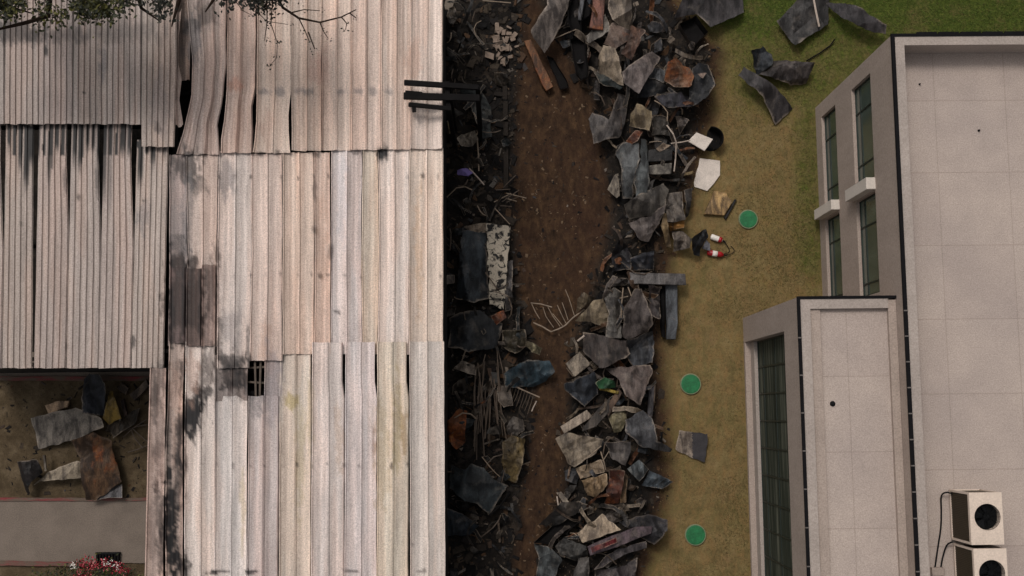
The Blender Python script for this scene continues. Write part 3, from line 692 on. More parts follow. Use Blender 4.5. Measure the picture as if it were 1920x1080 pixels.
# condensers on the roof
def condenser(px, py, label):
    b_ = P(px, py, ZR); wx, dy, h = .77, 1.20, 1.28
    x0, y1 = b_.x, b_.y; x1, y0 = x0 + wx, y1 - dy
    t = empty('air_conditioner', (x0 + wx / 2, y1 - dy / 2, ZR), label, 'air conditioner', 'roof condensers')
    kid(MB().box(x0 + .02, x1 - .02, y0 + .02, y0 + .10, ZR, ZR + .08).box(x0 + .02, x1 - .02, y1 - .10, y1 - .02, ZR, ZR + .08), 'skid', M['clip'], t)
    cs = MB(); zb, zt = ZR + .08, ZR + h
    e = .05   # corner posts, top pan, bottom pan, east panel and dark interior
    for (a, b2) in ((x0, y0), (x0, y1 - e), (x1 - e, y0), (x1 - e, y1 - e)): cs.box(a, a + e, b2, b2 + e, zb + .05, zt - .10)
    cs.box(x0, x1, y0, y1, zb, zb + .05)
    kid(cs, 'frame', M['ac'], t)
    kid(MB().box(x1 - e + .005, x1 - .005, y0 + e, y1 - e, zb + .05, zt - .1), 'side_panel', M['ac'], t)
    # top pan with a round fan opening
    cx, cy, r = x0 + wx * .53, y1 - dy * .47, .305; n = 40; mb = MB()
    ring = [(cx + r * math.cos(2 * math.pi * k / n), cy + r * math.sin(2 * math.pi * k / n)) for k in range(n)]
    def edge(k):
        a = 2 * math.pi * k / n; dx, dy_ = math.cos(a), math.sin(a); s = 1e9
        for lim, d in ((x1 - cx, dx), (x0 - cx, dx), (y1 - cy, dy_), (y0 - cy, dy_)):
            if d * lim > 1e-9: s = min(s, lim / d)
        return cx + dx * s, cy + dy_ * s
    out = [edge(k) for k in range(n)]
    for k in range(n):
        j = (k + 1) % n
        mb.quad((*ring[k], zt), (*out[k], zt), (*out[j], zt), (*ring[j], zt))
        mb.quad((*ring[k], zt), (*ring[j], zt), (*ring[j], zt - .16), (*ring[k], zt - .16))
    for cxx, cyy in ((x0, y0), (x1, y0), (x1, y1), (x0, y1)):
        k = min(range(n), key=lambda q: math.hypot(out[q][0] - cxx, out[q][1] - cyy))
        for k2 in (k - 1, k):
            a, b2 = out[k2 % n], out[(k2 + 1) % n]
            mb.add([(*a, zt), (cxx, cyy, zt), (*b2, zt)], [(0, 1, 2)])
    for (a, b2, c, d) in ((x0, y0, x1, y0), (x1, y0, x1, y1), (x1, y1, x0, y1), (x0, y1, x0, y0)): mb.quad((a, b2, zt - .1), (c, d, zt - .1), (c, d, zt), (a, b2, zt))
    kid(mb, 'top_pan', M['ac'], t)
    co = MB().box(x0 + .03, x0 + .05, y0 + e, y1 - e, zb + .05, zt - .1)
    k_ = 26
    for i in range(k_):
        y = y0 + e + (dy - 2 * e) * (i + .5) / k_; co.box(x0 + .015, x0 + .03, y - .006, y + .006, zb + .05, zt - .1)
    kid(co, 'coil', M['coil'], t)
    kid(MB().box(x0 + e, x1 - e, y1 - .05, y1 - .03, zb + .05, zt - .1), 'coil', M['coil'], t)
    kid(MB().box(x0 + e, x1 - e, y0 + .03, y0 + .05, zb + .05, zt - .1), 'coil', M['coil'], t)
    fan = MB().lathe([(.02, zt - .05), (.07, zt - .05), (.07, zt - .13), (.02, zt - .13)], (cx, cy, 0), 16)
    for k in range(5):
        a = 2 * math.pi * k / 5; c_, s_ = math.cos(a), math.sin(a); c2, s2 = math.cos(a + .75), math.sin(a + .75)
        fan.add([(cx + .06 * c_, cy + .06 * s_, zt - .12), (cx + .28 * c_, cy + .28 * s_, zt - .14), (cx + .28 * c2, cy + .28 * s2, zt - .07), (cx + .06 * c2, cy + .06 * s2, zt - .06)], [(0, 1, 2, 3)])
    fo = kid(fan, 'fan', M['black'], t)
    g = MB()
    for q in (.10, .155, .205, .255, .295):
        pts = [(cx + q * math.cos(2 * math.pi * k / 32), cy + q * math.sin(2 * math.pi * k / 32), zt + .012) for k in range(33)]; g.tube(pts, .004, 4)
    for k in range(8):
        a = math.pi * k / 8; g.tube([(cx - .305 * math.cos(a), cy - .305 * math.sin(a), zt + .008), (cx + .305 * math.cos(a), cy + .305 * math.sin(a), zt + .008)], .004, 4)
    kid(g, 'fan_guard', M['black'], t)
    kid(MB().box(x0 + .06, x1 - .06, y0 + .06, y1 - .06, zt - .22, zt - .2), 'fan_deck', M['black'], t)
    return t
condenser(1777, 917, 'beige roof air conditioner with round fan, the whole one in view')
condenser(1785, 1017.5, 'beige roof air conditioner with round fan, cut by the bottom of the picture')
def hose(pts, label):
    v = [P(x, y, ZR) + Vector((0, 0, h)) for x, y, h in pts]
    s = []
    for i in range(len(v) - 1):
        a, b_, c, d = v[max(i - 1, 0)], v[i], v[i + 1], v[min(i + 2, len(v) - 1)]
        for k in range(5):
            q = k / 5; s.append(.5 * ((2 * b_) + (c - a) * q + (2 * a - 5 * b_ + 4 * c - d) * q * q + (3 * b_ - a - 3 * c + d) * q ** 3))
    s.append(v[-1])
    tag(MB().tube(s, .02, 7).build('refrigerant_hose', M['black'], loc=s[0], smooth_=True), label, 'hose', 'condenser hoses')
hose([(1778, 925, .25), (1768, 922, .22), (1762, 930, .1), (1764, 958, .03), (1763, 990, .03), (1757, 1030, .03), (1751, 1066, .06)], 'black hose looping from the upper air conditioner to the roof box')
hose([(1780, 1014, .22), (1772, 1022, .1), (1766, 1048, .03), (1762, 1068, .06)], 'short black hose from the lower air conditioner to the roof box')
p_ = P(1756, 1071, ZR)
jb = tag(MB().bbox(p_.x - .15, p_.x + .15, p_.y - .10, p_.y + .10, ZR, ZR + .12).build('junction_box', M['wall'], loc=(p_.x, p_.y, ZR)), 'small grey box on the roof where two black hoses end', 'junction box')

# ------------------------------------------------------------------ debris: every sheet, slab and beam is its own object
def inside(pt, poly):
    x, y = pt; c = False; j = len(poly) - 1
    for i in range(len(poly)):
        xi, yi = poly[i]; xj, yj = poly[j]
        if (yi > y) != (yj > y) and x < (xj - xi) * (y - yi) / (yj - yi) + xi: c = not c
        j = i
    return c
piece_no = [100]
def scrap(label, pts, lev, rgb, rust=.25, cr=.5, thick=.012, name='metal_sheet', cat='scrap sheet', group=None, mat=None, tilt=None, folds=4, split=None, rough=True, loc=None):
    piece_no[0] += 1; rr = random.Random(piece_no[0])
    cx = sum(p[0] for p in pts) / len(pts); cy = sum(p[1] for p in pts) / len(pts)
    g0 = P(cx, cy, 0); zb = gz(g0.x, g0.y) + .04 + lev * .11
    w3 = [P(x, y, zb + .10) for x, y in pts]
    ce = sum(w3, Vector()) / len(w3); ce.z = zb
    poly = [(p.x - ce.x, p.y - ce.y) for p in w3]
    if sum(a[0] * b[1] - b[0] * a[1] for a, b in zip(poly, poly[1:] + poly[:1])) < 0: poly.reverse()
    area = abs(sum(a[0] * b[1] - b[0] * a[1] for a, b in zip(poly, poly[1:] + poly[:1]))) / 2
    size = math.sqrt(area); sp = min(.11, max(.028, size / 17))
    rim = []
    for i, a in enumerate(poly):                 # roughened outline
        b = poly[(i + 1) % len(poly)]; d = math.hypot(b[0] - a[0], b[1] - a[1]); n = max(1, int(d / sp))
        nxn, nyn = (b[1] - a[1]) / max(d, 1e-6), -(b[0] - a[0]) / max(d, 1e-6)
        for k in range(n):
            t = k / n; q = 0 if (k == 0 or not rough) else (mnoise.noise(Vector((a[0] + t * d * 4, a[1] * 3 + i, piece_no[0]))) * (.045 if rough is True else .008) * min(1, size * 1.6))
            rim.append((a[0] + (b[0] - a[0]) * t + nxn * q, a[1] + (b[1] - a[1]) * t + nyn * q))
    x0 = min(p[0] for p in rim); x1 = max(p[0] for p in rim); y0 = min(p[1] for p in rim); y1 = max(p[1] for p in rim)
    v2 = [Vector(p) for p in rim]; nb = len(v2)
    yy = y0 + sp * .5
    while yy < y1:
        xx = x0 + sp * .5
        while xx < x1:
            q = (xx + rr.uniform(-.3, .3) * sp, yy + rr.uniform(-.3, .3) * sp)
            if inside(q, rim) and min((q[0] - r_[0]) ** 2 + (q[1] - r_[1]) ** 2 for r_ in rim) > (sp * .45) ** 2: v2.append(Vector(q))
            xx += sp
        yy += sp
    res = delaunay_2d_cdt(v2, [], [list(range(nb))], 1, 1e-5)
    vo, fo = res[0], res[2]
    amp = cr * size
    fl = []
    for _ in range(folds):
        th = rr.uniform(0, math.pi); fl.append((math.cos(th), math.sin(th), rr.uniform(-.22, .22) * size, rr.choice((1, -1, -1)) * rr.uniform(.3, .9)))
    flaps = []
    if cr > .2:
        for _ in range(rr.choice((1, 1, 2))):
            th = rr.uniform(0, 2 * math.pi); flaps.append((math.cos(th), math.sin(th), rr.uniform(.22, .42) * size, rr.choice((-1, -1, 1)) * rr.uniform(.7, 1.7) * min(1, cr * 2)))
    curls = []
    for _ in range(rr.choice((1, 2))):
        th = rr.uniform(0, 2 * math.pi); curls.append((math.cos(th), math.sin(th), rr.choice((1, 1, -1)) * rr.uniform(.5, 1.4) * cr))
    ribs = rr.random() < .45 and size > .3 and cr > .2; rth = rr.uniform(0, math.pi); rc, rs = math.cos(rth), math.sin(rth)
    vo = [Vector(p) for p in vo]
    for p in vo[nb:]:                            # put inner points exactly on the crease lines
        for cxn, syn, off, am in fl + flaps:
            d = p.x * cxn + p.y * syn - off
            if abs(d) < sp * .5: p.x -= d * cxn; p.y -= d * syn; break
    if tilt is None: tilt = (rr.uniform(-.4, .4), rr.uniform(-.4, .4))
    s1 = Vector((rr.uniform(0, 50), rr.uniform(0, 50), 0)); fq = 1.1 / max(size, .2)
    zs = []
    for p in vo:
        z = tilt[0] * p.x * min(1, cr * 2) + tilt[1] * p.y * min(1, cr * 2)
        for cxn, syn, off, am in fl: z += am * cr * abs(p.x * cxn + p.y * syn - off)
        for cxn, syn, off, am in flaps: z += am * max(0.0, p.x * cxn + p.y * syn - off)
        for cxn, syn, am in curls: z += am * max(0.0, (p.x * cxn + p.y * syn) / size - .12) ** 2 * size
        q = Vector((p.x * fq, p.y * fq, 0)) * 1.5 + s1
        z += amp * .26 * mnoise.noise(q)
        z += amp * .12 * (1 - abs(mnoise.noise(q * 2.0 + Vector((7, 3, 1)))) * 2)
        if ribs:
            t = ((p.x * rc + p.y * rs) / .17) % 1; z += .022 * max(0, 1 - abs(t - .5) / .22)
        zs.append(z)
    mn = min(zs); zs = [z - mn for z in zs]; mx = max(zs)
    lim = .6
    if mx > lim: zs = [z * lim / mx for z in zs]
    v, f = solid([(p.x, p.y, z) for p, z in zip(vo, zs)], [tuple(q) for q in fo], thick)
    ev = [[max(0, min(1, (mnoise.noise(Vector((p.x * 1.6 + 5, p.y * 1.6, piece_no[0] * 3.1))) + .05) * 3.2)) if i < nb else 0.0] * 3 + [1] for i, p in enumerate(vo)]
    mats = mat if mat is not None else M['scrap']; mi = None
    if split:
        mi = []
        for q in f:
            c_ = sum((Vector(v[i]) for i in q), Vector()) / len(q); mi.append(1 if split(c_ / size) else 0)
    o = mesh(name, v, f, mats, None, ce, midx=mi, colors={'edge': ev + ev})
    o.data.polygons.foreach_set('use_smooth', [True] * len(o.data.polygons)); o.data.set_sharp_from_angle(angle=R(24))
    c_ = S(*rgb); o.color = (c_[0], c_[1], c_[2], rust)
    return tag(o, label, cat, group)
def block(label, pts, lev, h, rgb, rust=.2, name='metal_beam', cat='beam', open_=0, group=None, bend=.03, mat=None):
    """a beam, box or slab: traced top outline, real depth; open_ > 0 makes a folded tray or channel with walls that thick"""
    piece_no[0] += 1; rr = random.Random(piece_no[0])
    cx = sum(p[0] for p in pts) / len(pts); cy = sum(p[1] for p in pts) / len(pts)
    g0 = P(cx, cy, 0); zb = gz(g0.x, g0.y) + .02 + lev * .11; zt = zb + h
    w3 = [P(x, y, zt) for x, y in pts]; ce = sum(w3, Vector()) / len(w3); ce.z = zb
    poly = [Vector((p.x - ce.x, p.y - ce.y)) for p in w3]
    if sum(a.cross(b) for a, b in zip(poly, poly[1:] + poly[:1])) < 0: poly.reverse()
    bm = bmesh.new()
    top = [bm.verts.new((p.x, p.y, h)) for p in poly]
    ft = bm.faces.new(top)
    r_ = bmesh.ops.extrude_face_region(bm, geom=[ft]); bot = [q for q in r_['geom'] if isinstance(q, bmesh.types.BMVert)]
    for q in bot: q.co.z = 0
    bmesh.ops.recalc_face_normals(bm, faces=bm.faces)
    tf = max(bm.faces, key=lambda q: q.calc_center_median().z + (1 if abs(q.normal.z) > .9 else 0))
    if open_ > 0:
        bmesh.ops.inset_region(bm, faces=[tf], thickness=open_, use_even_offset=True)
        bmesh.ops.translate(bm, verts=list(tf.verts), vec=(0, 0, -h * .85)); tf.material_index = 1  # inner floor and sides coloured black to stand in for recess shade
        for e_ in tf.edges:
            for q_ in e_.link_faces: q_.material_index = 1
    else:
        bmesh.ops.inset_region(bm, faces=[tf], thickness=.012, depth=.010, use_even_offset=True)
    es = [e for e in bm.edges if e.calc_length() > .22]
    for e in es: pass
    bmesh.ops.subdivide_edges(bm, edges=es, cuts=3, use_grid_fill=True)
    bmesh.ops.triangulate(bm, faces=[q for q in bm.faces if len(q.verts) > 4])
    sd_ = Vector((rr.uniform(0, 90), rr.uniform(0, 90), 0))
    for q in bm.verts:
        n = mnoise.noise_vector(q.co * 2.3 + sd_); q.co += Vector((n.x * bend, n.y * bend, n.z * bend * 1.3 * (1 if q.co.z > .01 else 0)))
    me = bpy.data.meshes.new(name); bm.to_mesh(me); bm.free(); me.materials.append(mat or M['scrap']); me.materials.append(M['char'])  # second slot: black standing in for recess shade
    o = bpy.data.objects.new(name, me); COL.objects.link(o); o.location = ce
    c_ = S(*rgb); o.color = (c_[0], c_[1], c_[2], rust)
    return tag(o, label, cat, group)

# ---- top of the long pile
scrap('large crumpled grey sheet at the top edge, left end of the pile', [(995, 61), (1025, 19), (1025, -25), (1071, -25), (1064, 20), (1049, 57), (1034, 81), (1021, 100), (999, 74)], 3, (112, 103, 98), .25, .5)
block('long thin rust-orange beam at the far left of the pile', [(983, 76), (995, 74), (1021, 126), (1038, 163), (1025, 171), (1015, 157), (1000, 118)], 1, .14, (118, 80, 52), .75)
block('grey channel beam beside the long rusty beam', [(1025, 104), (1038, 109), (1064, 152), (1066, 163), (1051, 167), (1041, 143)], 1, .12, (78, 72, 72), .1, open_=.02)
block('dark steel channel with an open end, pointing down out of the top pile', [(1069, 74), (1095, 67), (1104, 130), (1103, 141), (1090, 148), (1082, 137)], 2, .2, (58, 58, 62), .1, open_=.03)
block('black open tray with a pale bent rim near the top edge', [(1066, 31), (1074, -20), (1084, -20), (1090, 37), (1091, 56), (1075, 65)], 3, .3, (44, 44, 48), .1, name='metal_tray', cat='tray', open_=.022)
block('narrow blue-grey upright strip touching the top edge', [(1084, 37), (1088, -18), (1097, -18), (1091, 39)], 4, .12, (84, 84, 88), .3)
block('black channel beside the rust-red plank at the top edge', [(1092, 37), (1099, -18), (1110, -18), (1107, 28)], 4, .16, (34, 38, 48), .05, open_=.02)
block('rust-red plank with a blue-grey side at the top edge', [(1106, 52), (1114, -18), (1136, -18), (1130, 56)], 4, .12, (122, 82, 70), .62)
scrap('light grey bent sheet with a pale folded lip under the rust-red plank', [(1095, 70), (1134, 26), (1147, 57), (1104, 81)], 3, (118, 112, 106), .1, .25)
scrap('grey and cream patched sheet at the top edge of the pile', [(1147, 44), (1139, 20), (1142, -20), (1180, -20), (1184, 33), (1180, 57)], 4, (128, 116, 104), .15, .4)
scrap('brown-grey domed sheet with an orange rust corner', [(1147, 44), (1180, 57), (1183, 74), (1153, 96), (1132, 80)], 4, (98, 82, 74), .5, .3)
scrap('long rust-brown sheet curving down from the top of the pile', [(1182, 44), (1208, 63), (1199, 81), (1182, 119), (1162, 111), (1178, 74)], 4, (104, 78, 66), .5, .4)
scrap('pale cream hull-shaped sheet in the top pile', [(1130, 87), (1153, 96), (1162, 130), (1168, 165), (1125, 137), (1121, 111)], 3, (140, 126, 110), .18, .35)
scrap('big purple-grey sheet slanting across the top pile', [(1164, 141), (1223, 94), (1238, 109), (1195, 182), (1169, 161)], 4, (106, 96, 94), .15, .4)
scrap('dark green-black sheet tucked under the cream hull-shaped sheet', [(1112, 130), (1125, 137), (1168, 167), (1158, 172), (1122, 158)], 1, (32, 38, 38), .02, .3)
scrap('smooth blue-grey sheet left of the orange rust sheet', [(1211, 146), (1227, 126), (1247, 130), (1245, 155)], 4, (92, 94, 98), .05, .25)
scrap('bright orange rusty sheet with a grey centre near the lawn', [(1243, 155), (1249, 124), (1258, 118), (1262, 110), (1276, 118), (1296, 130), (1298, 151), (1294, 165), (1263, 167)], 4, (112, 82, 62), .95, .3)
scrap('black crumpled tarpaulin bulging onto the lawn at the right edge of the top pile', [(1296, 130), (1308, 120), (1328, 119), (1335, 169), (1318, 192), (1286, 208), (1292, 165)], 2, (27, 27, 32), .02, .6, name='tarpaulin', cat='tarpaulin')
scrap('small pale torn scrap on the black tarpaulin', [(1306, 141), (1326, 135), (1322, 141), (1317, 149), (1312, 147)], 7, (158, 138, 128), .05, .3)
scrap('black flat sheet with a pale edge below the orange rust sheet', [(1194, 182), (1210, 148), (1261, 169), (1255, 177), (1223, 184)], 2, (26, 27, 32), .02, .4)
scrap('dark slate crumpled sheet right of the beige block', [(1223, 189), (1284, 173), (1312, 197), (1284, 208), (1247, 208)], 2, (52, 50, 58), .08, .6)
scrap('grey folded L-shaped sheet on the brown earth', [(1102, 228), (1109, 216), (1139, 232), (1157, 177), (1180, 179), (1170, 236), (1161, 259), (1111, 275)], 1, (92, 87, 86), .1, .35)
scrap('beige board with dark corners in the middle of the pile', [(1182, 214), (1194, 195), (1221, 210), (1221, 222), (1217, 246), (1200, 242), (1180, 234)], 4, (138, 122, 96), .25, .3)
scrap('dark corroded sheet right of the beige board', [(1223, 216), (1249, 220), (1254, 259), (1222, 254)], 2, (66, 62, 58), .15, .55)
scrap('red-rust curved strip below the beige board', [(1174, 263), (1190, 246), (1206, 246), (1194, 267), (1178, 275)], 3, (110, 66, 48), .85, .3)
scrap('long blue-grey curved sheet with an orange spot', [(1155, 283), (1168, 267), (1196, 271), (1198, 303), (1188, 330), (1186, 372), (1168, 372), (1160, 310)], 2, (88, 90, 92), .35, .45)
scrap('narrow blue-grey upright sheet beside the curved one', [(1200, 263), (1214, 263), (1212, 365), (1190, 372), (1186, 345), (1198, 303)], 2, (82, 86, 88), .08, .4)
block('black flat case above the pale slab', [(1216, 281), (1262, 275), (1260, 300), (1214, 303)], 3, .15, (40, 38, 38), .05, name='case', cat='box')
block('pale grey slab with white top edge in the middle of the pile', [(1214, 311), (1260, 306), (1259, 326), (1214, 327)], 3, .16, (122, 116, 108), .05, name='slab', cat='slab')
scrap('small cream torn board beside the bent white pipe', [(1230, 279), (1243, 267), (1257, 273), (1237, 284)], 4, (146, 128, 112), .1, .3)
block('white square tile tilted against a black drum half', [(1290, 265), (1306, 248), (1337, 261), (1321, 283)], 3, .03, (176, 166, 152), .0, name='tile', cat='tile', bend=.01, mat=M['clean'])
scrap('large white panel lying alone on the lawn', [(1303, 294), (1351, 300), (1351, 327), (1341, 341), (1327, 357), (1303, 349), (1300, 325)], 0, (190, 178, 170), .0, .05, name='panel', cat='panel', folds=0, rough=1, mat=M['clean'])
block('short beige batten on the lawn left of the large white panel', [(1278, 325), (1301, 321), (1299, 327), (1279, 331)], 1, .05, (138, 118, 84), .1, name='batten', cat='batten')
block('small black bar below the beige batten', [(1256, 337), (1283, 334), (1284, 340), (1257, 342)], 1, .06, (24, 22, 22), .05)
# ---- middle of the pile
scrap('pale triangular plate at the earth side of the pile', [(1139, 354), (1153, 327), (1160, 324), (1162, 367), (1157, 371)], 2, (132, 122, 110), .05, .2)
scrap('big fan-shaped crumpled grey sheet', [(1168, 387), (1204, 364), (1244, 344), (1253, 356), (1247, 387), (1222, 407), (1180, 409), (1173, 398)], 2, (92, 87, 82), .08, .55)
scrap('tapered grey-brown sheet hanging below the fan-shaped sheet', [(1178, 418), (1222, 402), (1247, 387), (1236, 420), (1216, 453), (1196, 453)], 3, (94, 86, 84), .15, .45)
scrap('upright grey metal sheet above a yellow rusty piece', [(1249, 384), (1253, 360), (1280, 358), (1280, 393), (1284, 413), (1249, 418)], 3, (92, 84, 78), .22, .3)
scrap('small yellow-rust folded piece', [(1249, 420), (1284, 413), (1282, 427), (1258, 433)], 3, (140, 98, 44), .45, .4)
scrap('narrow dark sheet leaning on the lawn side of the upright grey sheet', [(1281, 358), (1298, 353), (1291, 404), (1286, 407)], 1, (52, 46, 44), .1, .35)
scrap('beige curled strip left of the yellow-rust piece', [(1236, 427), (1244, 400), (1249, 402), (1251, 431), (1260, 464), (1251, 462)], 3, (128, 108, 80), .3, .4)
scrap('pale grey tent-like sheet near the fire extinguishers', [(1260, 433), (1280, 433), (1293, 451), (1291, 467), (1264, 471), (1262, 456)], 2, (120, 110, 102), .15, .55)
scrap('black folded sheet next to the fire extinguishers', [(1292, 451), (1324, 429), (1329, 442), (1313, 467), (1313, 480), (1302, 478)], 2, (28, 30, 36), .02, .5)
scrap('small blue-grey plate touching the fire extinguishers', [(1317, 465), (1325, 449), (1332, 456), (1332, 470)], 2, (92, 92, 100), .02, .2)
block('rust and yellow stained board lying alone on the lawn', [(1321, 402), (1336, 367), (1339, 358), (1362, 362), (1373, 378), (1358, 404)], 0, .12, (176, 144, 98), .5, name='board', cat='board')
block('black bar under the rust and yellow stained board', [(1358, 408), (1366, 396), (1378, 373), (1382, 375), (1371, 396), (1361, 412)], 0, .08, (32, 28, 30), .05)
scrap('black twisted plate with a grey patch on the brown earth', [(1147, 473), (1158, 453), (1176, 464), (1182, 484), (1180, 507), (1149, 509)], 1, (40, 38, 42), .05, .6)
scrap('dark slate curled sheet above the grey horizontal beam', [(1180, 486), (1200, 478), (1224, 473), (1227, 507), (1180, 507)], 1, (46, 48, 56), .05, .6)
block('grey straight beam lying left to right', [(1180, 511), (1285, 513), (1287, 534), (1178, 532)], 3, .14, (102, 98, 98), .02, bend=.012)
block('blue-grey straight beam lying up and down, meeting the grey one', [(1248, 533), (1270, 533), (1271, 604), (1267, 636), (1250, 636)], 2, .14, (84, 88, 94), .12, bend=.012)
block('black channel left of the blue-grey upright beam', [(1238, 536), (1247, 536), (1247, 634), (1240, 630)], 1, .10, (22, 22, 26), .02, open_=.015)
scrap('dark brown sheet below the grey horizontal beam', [(1213, 536), (1238, 538), (1234, 600), (1218, 593)], 2, (62, 54, 54), .15, .4)
scrap('tan pointed sheet folded like a tent', [(1078, 602), (1113, 564), (1131, 560), (1140, 591), (1138, 616), (1104, 604)], 3, (126, 112, 92), .12, .4)
scrap('small beige sheet behind the tan pointed sheet', [(1082, 562), (1093, 549), (1116, 560), (1080, 587)], 2, (112, 98, 80), .12, .4)
scrap('tall grey sheet with a curled tan top', [(1133, 558), (1149, 540), (1167, 549), (1162, 636), (1133, 633), (1140, 591)], 3, (98, 94, 90), .08, .45)
scrap('grey-brown cone-shaped sheet below the grey beam', [(1187, 544), (1200, 544), (1213, 573), (1224, 609), (1216, 622), (1176, 636), (1167, 631), (1167, 582)], 4, (92, 84, 82), .08, .5)
scrap('dark brown crumpled sheet with a rust-red top', [(1093, 622), (1136, 633), (1171, 640), (1180, 664), (1136, 689), (1122, 691), (1093, 660)], 2, (66, 57, 54), .3, .6)
scrap('dark slate sheet below the cone-shaped sheet', [(1171, 640), (1222, 622), (1227, 640), (1224, 680), (1187, 691), (1176, 669)], 3, (66, 68, 74), .08, .5)
block('pale square concrete tile at the earth side of the pile', [(1060, 682), (1087, 659), (1109, 682), (1077, 707)], 2, .08, (142, 130, 116), .0, name='tile', cat='tile', bend=.015)
scrap('wide purple-grey crumpled sheet with a pale corner', [(1133, 691), (1220, 684), (1224, 696), (1211, 722), (1198, 760), (1171, 744), (1158, 711)], 3, (100, 88, 84), .2, .55)
scrap('bright green plastic scrap in the pile', [(1117, 718), (1133, 707), (1151, 716), (1153, 727), (1122, 729)], 4, (32, 74, 44), .0, .4, name='plastic_scrap', cat='plastic scrap')
scrap('dark blue crumpled sheet left of the green plastic scrap', [(1056, 720), (1113, 698), (1118, 718), (1122, 740), (1096, 764), (1060, 733)], 2, (58, 62, 70), .05, .6)
block('thin yellow bar touching the green plastic scrap', [(1124, 726), (1140, 727), (1160, 733), (1159, 738), (1139, 733), (1125, 731)], 5, .05, (150, 128, 52), .15)
block('brown narrow bar slanting down from the yellow bar', [(1160, 728), (1167, 736), (1140, 782), (1133, 769)], 4, .10, (92, 72, 58), .35)
block('white slab slanting at the earth side of the pile', [(1050, 800), (1100, 769), (1111, 782), (1058, 813)], 3, .08, (162, 148, 134), .0, name='slab', cat='slab', bend=.015)
block('long dark grey beam slanting beside the white slab', [(1091, 804), (1136, 751), (1144, 747), (1142, 773), (1118, 800), (1091, 809)], 4, .12, (82, 74, 68), .1)
scrap('olive-beige sheet in the lower pile', [(1140, 782), (1169, 760), (1176, 787), (1164, 809), (1151, 811)], 3, (116, 108, 86), .1, .4)
scrap('large grey sheet with a long tail reaching the lawn', [(1169, 787), (1202, 769), (1220, 787), (1229, 827), (1262, 842), (1258, 848), (1202, 838), (1171, 811)], 3, (84, 84, 88), .06, .5)
block('narrow grey strip standing at the lawn side of the wide purple-grey sheet', [(1216, 720), (1227, 722), (1224, 781), (1214, 786)], 2, .10, (80, 76, 80), .15)
scrap('large flat tan-grey sheet at the earth side of the lower pile', [(1041, 823), (1064, 811), (1131, 824), (1118, 849), (1076, 876), (1067, 871)], 3, (122, 110, 96), .15, .22)
scrap('grey sheet with a rust-brown belly', [(1133, 829), (1182, 827), (1182, 847), (1171, 873), (1149, 862)], 4, (90, 84, 82), .5, .35)
scrap('square sheet on the lawn, one half pale and one half dark', [(1267, 842), (1274, 807), (1302, 811), (1326, 813), (1322, 867), (1298, 859)], 0, (148, 134, 122), .0, .15, folds=1, mat=[M['scrap'], M['slate']], split=lambda c: c.x > .02)
scrap('pale sheet with orange stain below the flat tan-grey sheet', [(1079, 878), (1127, 861), (1133, 884), (1089, 898)], 3, (142, 124, 104), .45, .25)
scrap('cream and orange torn sheet with dark holes', [(1089, 900), (1136, 887), (1138, 907), (1124, 922), (1116, 933), (1102, 929)], 3, (146, 122, 94), .4, .5)
scrap('red-brown rusted sheet in the lower pile', [(1142, 878), (1169, 882), (1160, 942), (1133, 947)], 2, (82, 48, 38), .75, .4)
scrap('beige vertical strip beside the red-brown sheet', [(1169, 887), (1178, 893), (1173, 942), (1162, 942)], 3, (122, 98, 72), .35, .3)
scrap('small blue-grey crumpled sheet above the blue triangle', [(1173, 878), (1198, 862), (1218, 880), (1196, 902)], 2, (88, 94, 98), .05, .5)
scrap('blue-grey triangular sheet pointing to the lawn', [(1202, 909), (1218, 882), (1264, 904), (1240, 917)], 1, (72, 80, 88), .03, .35)
block('white narrow block leaning at the earth side', [(1043, 924), (1053, 922), (1073, 949), (1064, 953)], 3, .10, (168, 156, 142), .0, name='slab', cat='slab', bend=.01)
block('long black open channel slanting at the bottom of the pile', [(1001, 1018), (1056, 967), (1084, 953), (1096, 971), (1033, 1022)], 2, .2, (54, 50, 48), .1, open_=.06)
scrap('white panel with dark spots at the bottom of the pile', [(1082, 1000), (1129, 963), (1164, 993), (1093, 1018)], 4, (168, 150, 130), .1, .2)
block('plank with faded red and blue paint at the bottom of the pile', [(1102, 1024), (1193, 987), (1224, 987), (1222, 1000), (1171, 1020), (1107, 1042)], 5, .10, (88, 74, 80), .35, name='plank', cat='plank')
scrap('bare red painted sheet lying on the red and blue plank', [(1108, 1026), (1155, 1008), (1158, 1018), (1110, 1036)], 7, (104, 34, 36), .2, .15)
scrap('long grey crumpled strip along the bottom of the pile', [(1113, 1067), (1138, 1040), (1207, 1011), (1209, 1024), (1160, 1047), (1129, 1064)], 3, (86, 80, 82), .1, .5)
scrap('dark grey sheet between the black channel and the red plank', [(1040, 1024), (1056, 1007), (1098, 1022), (1102, 1040), (1084, 1053), (1049, 1040)], 2, (62, 60, 58), .05, .45)
scrap('blue-grey sheet at the bottom edge of the picture', [(1002, 1020), (1033, 1024), (1053, 1047), (1033, 1095), (1004, 1095), (1009, 1044)], 2, (80, 84, 86), .08, .5)
scrap('grey upright sheet cut by the bottom edge of the picture', [(1084, 1044), (1104, 1044), (1104, 1095), (1069, 1095)], 3, (90, 86, 84), .1, .4)
scrap('black crumpled heap of sheet beside the lowest green cover', [(1160, 978), (1216, 964), (1249, 973), (1247, 993), (1224, 1020), (1190, 1000)], 1, (48, 46, 50), .12, .7)
scrap('dark violet-grey sheet at the bottom edge near the lawn', [(1116, 1071), (1173, 1060), (1196, 1046), (1190, 1090), (1113, 1090)], 1, (62, 56, 58), .2, .5)
scrap('black charred mat above the bottom edge between earth and pile', [(1010, 985), (1050, 940), (1085, 938), (1110, 950), (1080, 960), (1040, 985)], 0, (38, 32, 28), .25, .4)
